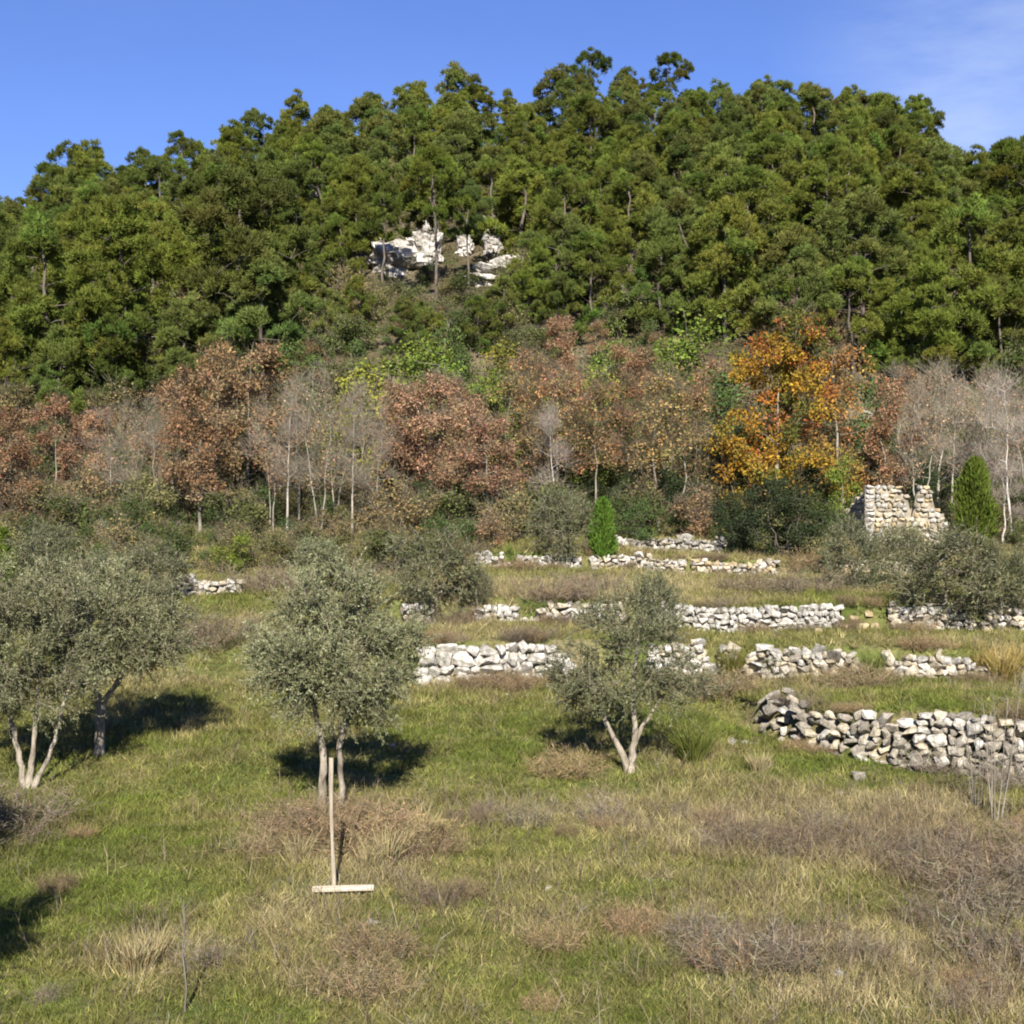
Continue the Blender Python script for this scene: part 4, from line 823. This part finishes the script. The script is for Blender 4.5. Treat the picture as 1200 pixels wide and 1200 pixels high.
bl = [(395, 985, 1, 1.2, 'brown leafy dead brush around the foot of the wooden stake'), (350, 975, 1, 1.0, 'brown leafy dead brush around the foot of the wooden stake'), (450, 985, 3, 1.1, 'brown leafy dead brush around the foot of the wooden stake'), (420, 1000, 3, .9, 'brown leafy dead brush around the foot of the wooden stake'), (325, 1000, 1, .8, 'brown leafy dead brush around the foot of the wooden stake'), (490, 1000, 1, .8, 'brown leafy dead brush around the foot of the wooden stake'),
      (665, 905, 3, .9, 'low reddish dry bush at the foot of the forked olive'),
      (1180, 1050, 0, 1.3, 'mauve bramble tangle in the dry grass below the bare sapling'), (1130, 1040, 0, 1.1, 'mauve bramble tangle in the dry grass below the bare sapling'), (1085, 1010, 0, .9, 'mauve bramble tangle in the dry grass below the bare sapling'), (1200, 1010, 0, 1.2, 'mauve bramble tangle in the dry grass below the bare sapling'), (1150, 1075, 2, .9, 'mauve bramble tangle in the dry grass below the bare sapling'),
      (900, 992, 0, .8, 'dull purple brush patch in the open dry grass'), (860, 988, 0, .7, 'dull purple brush patch in the open dry grass'), (945, 1000, 0, .7, 'dull purple brush patch in the open dry grass'), (980, 985, 0, .7, 'dull purple brush patch in the open dry grass'),
      (890, 1130, 2, .8, 'grey-brown twiggy brush by the bright green tuft'), (940, 1125, 0, .8, 'grey-brown twiggy brush by the bright green tuft'), (850, 1135, 2, .7, 'grey-brown twiggy brush by the bright green tuft'), (1180, 1130, 2, 1.0, 'pale grey leafless brush at the end of the mauve brambles'),
      (425, 1165, 1, .7, 'dark reddish weed clump in the turf before the stake'), (440, 1120, 1, .7, 'thin brown weed stems in the turf before the stake'), (10, 965, 2, 1.2, 'grey leafless bush before the fan-trunked olive'), (-8, 985, 0, 1.1, 'dusky low bush before the fan-trunked olive'),
      (265, 748, 0, 1.5, 'mauve bramble bush by the small white wall fragment'), (245, 755, 0, 1.2, 'mauve bramble bush by the small white wall fragment'), (520, 728, 0, 1.2, 'mauve brush filling the gap of the broken terrace wall'), (545, 726, 0, 1.0, 'mauve brush filling the gap of the broken terrace wall'),
      (1010, 805, 1, 1.1, 'brown bush against the low cream wall fragment'), (560, 806, 1, .8, 'dead weeds along the foot of the tall white retaining wall'), (600, 808, 1, .7, 'dead weeds along the foot of the tall white retaining wall'), (855, 812, 1, 1.1, 'brown brush below the tumbled wall'), (820, 815, 0, 1.0, 'brown brush below the tumbled wall'),
      (650, 700, 0, 1.3, 'mauve grey brush on the terrace above the broken wall'), (690, 692, 0, 1.3, 'mauve grey brush on the terrace above the broken wall'), (950, 695, 0, 1.5, 'mauve grey brush on the terrace above the long white wall'), (890, 692, 0, 1.4, 'mauve grey brush on the terrace above the long white wall'), (1180, 925, 2, 1.0, 'grey twigs in front of the heaped wall'), (1100, 905, 2, .9, 'grey twigs in front of the heaped wall'),
      (610, 668, 3, 1.0, 'reddish brush on the thin white terrace wall'), (960, 665, 3, 1.4, 'reddish brush at the foot of the evergreen oak'), (300, 690, 0, 1.6, 'dusky brush at the wood edge behind the staked olive'), (340, 695, 0, 1.5, 'dusky brush at the wood edge behind the staked olive'), (430, 680, 0, 1.4, 'dusky brush at the wood edge behind the staked olive')]
for i, (px, py, k, s, lab) in enumerate(bl):
    q = hit(px, py); thing('dry_bush', q, lab, 'bush', 'dry bushes in the field and on the terraces', i * 1.7, (s * 1.3, s * 1.3, s * .9), db[k])
rw = np.random.default_rng(88)
for i in range(52):
    px = 1240 * rw.random() - 20; py = 930 + 260 * rw.random(); k = int(rw.choice([0, 1, 2, 3]))
    if px < 520 and rw.random() < .72: continue
    sc_ = .25 + .35 * rw.random(); thing('weed_clump', hit(px, py), ['small mauve weed clump in the open field grass', 'small brown weed clump in the open field grass', 'small grey weed clump in the open field grass', 'small tan weed clump in the open field grass'][k], 'weed',
        ['mauve', 'brown', 'grey', 'tan'][k] + ' weed clumps in the field', i * 1.9, (sc_ * 1.2, sc_ * 1.2, sc_ * 1.3), db[k])
ln = [('tall white retaining wall', line_b, -2.0, 1.0), ('tumbled wall', line_b, 3.0, 10.0), ('broken terrace wall', line_c, -2.6, 2.8), ('long white terrace wall', line_c, 3.2, 13.0), ('thin white terrace wall', line_d, -1.2, 8.0), ('heaped grey wall', line_a, 4.8, 9.5)]
for i in range(66):
    nm, fy, a, b = ln[i % 6]; x = a + (b - a) * rw.random(); foot = rw.random() < .5; y = float(fy(x)) + (-.32 if foot else .42); k = int(rw.choice([1, 3, 1, 0])); sc_ = .35 + .35 * rw.random()
    thing('wall_weed', (x, y, gz(x, y)), 'dead weed clump ' + ('at the foot of the ' if foot else 'on top of the ') + nm, 'weed', 'weeds along the ' + nm, i * 1.9, (sc_ * 1.4, sc_, sc_), db[k])
def rush(seed, h, n, col, spread=.5):
    r = np.random.default_rng(seed); g = Geo(); a = r.random(n) * 6.283; q = .12 * r.random(n); p0 = np.stack([q * np.cos(a), q * np.sin(a), np.full(n, -.04)], 1)
    d = norm(np.concatenate([np.stack([np.cos(a), np.sin(a)], 1) * (spread * r.random((n, 1)) ** .7), np.ones((n, 1))], 1)); L = h * (.5 + .5 * r.random((n, 1))); c = jitter_col(r, n, col, .2, .06)
    p1 = p0 + d * L * .6; d2 = norm(d + np.concatenate([np.stack([np.cos(a), np.sin(a)], 1) * .5 * r.random((n, 1)), np.zeros((n, 1))], 1) + .12 * r.normal(size=(n, 3)))
    twigs(g, p0, p1, .006, .005, c); blades(g, p1, d2, (L * .55)[:, 0], .011, c, r)
    return [('stems', g.mesh('stems', M_grass))]
ru = [rush(601, 1.0, 330, (.15, .17, .04), .75), rush(602, .75, 260, (.12, .145, .035), .6), rush(603, .9, 260, (.15, .14, .035), .45), rush(604, .8, 260, (.34, .26, .09), .6), rush(605, .45, 160, (.33, .28, .15), .5)]
for i, (px, py, k, s, lab) in enumerate([(812, 895, 0, 1.0, 'wide feathery green rush clump beside the forked olive'), (906, 795, 1, .95, 'bright green rush clump on the low wall above the heaped wall'), (857, 800, 2, 1.1, 'olive-brown rush clump at the end of the tumbled wall'), (1022, 796, 1, .95, 'green rush clump before the low cream wall fragment'),
                                        (1175, 800, 3, 1.2, 'golden dry grass clump on the terrace by the bare sapling'), (1150, 790, 3, 1.0, 'smaller golden grass clump on the terrace'), (1195, 790, 3, 1.1, 'golden grass clump leaning at the terrace end'), (450, 1015, 4, 1.2, 'straw grass tuft beside the wooden stake'), (465, 1005, 4, 1.1, 'straw grass tuft among the brown brush'), (430, 1020, 4, .9, 'low straw tuft close to the wooden stake'), (500, 985, 4, 1.0, 'straw tuft at the margin of the brown brush'), (350, 1010, 4, .9, 'straw tuft on the turf side of the brown brush'),
                                        (935, 1095, 1, .38, 'bright green tuft in the twiggy brush'), (890, 905, 4, 1.0, 'pale straw tuft at the end of the heaped wall'), (160, 1140, 4, 1.0, 'pale straw tuft in the green turf'), (180, 1125, 4, .9, 'paler straw tuft next to the straw tuft in the turf')]):
    thing('rush_clump' if k < 3 else 'grass_clump', hit(px, py), lab, 'grass clump', None, i * 1.3, s, ru[k])
def sapling(seed, h, n, col, lean=.12):
    r = np.random.default_rng(seed); g = Geo()
    for i in range(n):
        a = r.random() * 6.28; t = np.linspace(0, 1, 8)[:, None]; hh = h * (.6 + .4 * r.random()); d = np.array([math.cos(a) * lean, math.sin(a) * lean, 1.0])
        pts = np.array([.06 * math.cos(a), .06 * math.sin(a), -.1]) + d * t * hh + np.cumsum(.012 * r.normal(size=(8, 3)), 0); tube(g, pts, np.linspace(.012, .003, 8), 5)
        m = 14; u = .3 + .7 * r.random(m); p0 = np.stack([np.interp(u, t[:, 0], pts[:, k]) for k in range(3)], 1); dd = norm(runit(r, m) * .8 + [0, 0, .8]); twigs(g, p0, p0 + dd * (.12 + .25 * r.random((m, 1))) * h * .4, .0035, .0015)
    return [('stems', g.mesh('stems', M_gbark))]
q = hit(1166, 962); thing('bare_sapling', q, 'thin grey leafless sapling standing in front of the heaped wall', 'sapling', None, 0, 1.0, sapling(701, 2.5, 6, 0))
q = hit(1145, 950); thing('bare_sapling', q, 'shorter leafless sapling next to the thin grey one', 'sapling', None, 2, .8, sapling(702, 2.3, 5, 0))
q = hit(225, 1185); thing('dead_stalk', q, 'pair of dark upright dead stalks in the turf', 'plant', None, 0, 1.0, [('stems', sapling(703, 1.2, 2, 0, .03)[0][1])])
q = hit(185, 905); thing('dead_stalk', (q[0] + .2, q[1], q[2]), 'short dry stalk in the shade of the paired olives', 'plant', None, 0, .55, [('stems', sapling(704, 1.1, 1, 0, .03)[0][1])])

# ---------------------------------------------------------------- the wooden stake and the board at its foot
q = hit(391, 1046); top = zat(888, q[1] + .05) - q[2]
g = Geo(); n = 12; t = np.linspace(0, 1, n); rr = np.random.default_rng(8)
tube(g, np.stack([-.035 * t + .008 * np.sin(t * 7), .05 * t, -.25 + (top + .25) * t], 1), .028 + .004 * np.sin(t * 9) - .004 * t, 9)
tag(link('wooden_stake', g.mesh('wooden_stake', M_wood, False)), 'slim weathered wooden stake standing upright in the grass before the olive', 'stake').location = q
bm = bmesh.new(); bmesh.ops.create_cube(bm, size=1)
bmesh.ops.scale(bm, vec=(.72, .085, .04), verts=bm.verts); bmesh.ops.bevel(bm, geom=bm.edges[:], offset=.006, segments=2, affect='EDGES')
me = bpy.data.meshes.new('wooden_board'); bm.to_mesh(me); bm.free(); me.materials.append(M_board)
o = tag(link('wooden_board', me), 'bleached wooden board lying on the grass at the foot of the stake', 'board')
b0 = hit(402, 1051); o.location = (b0[0], b0[1], b0[2] + .10); o.rotation_euler = (.25, -.02, .03)
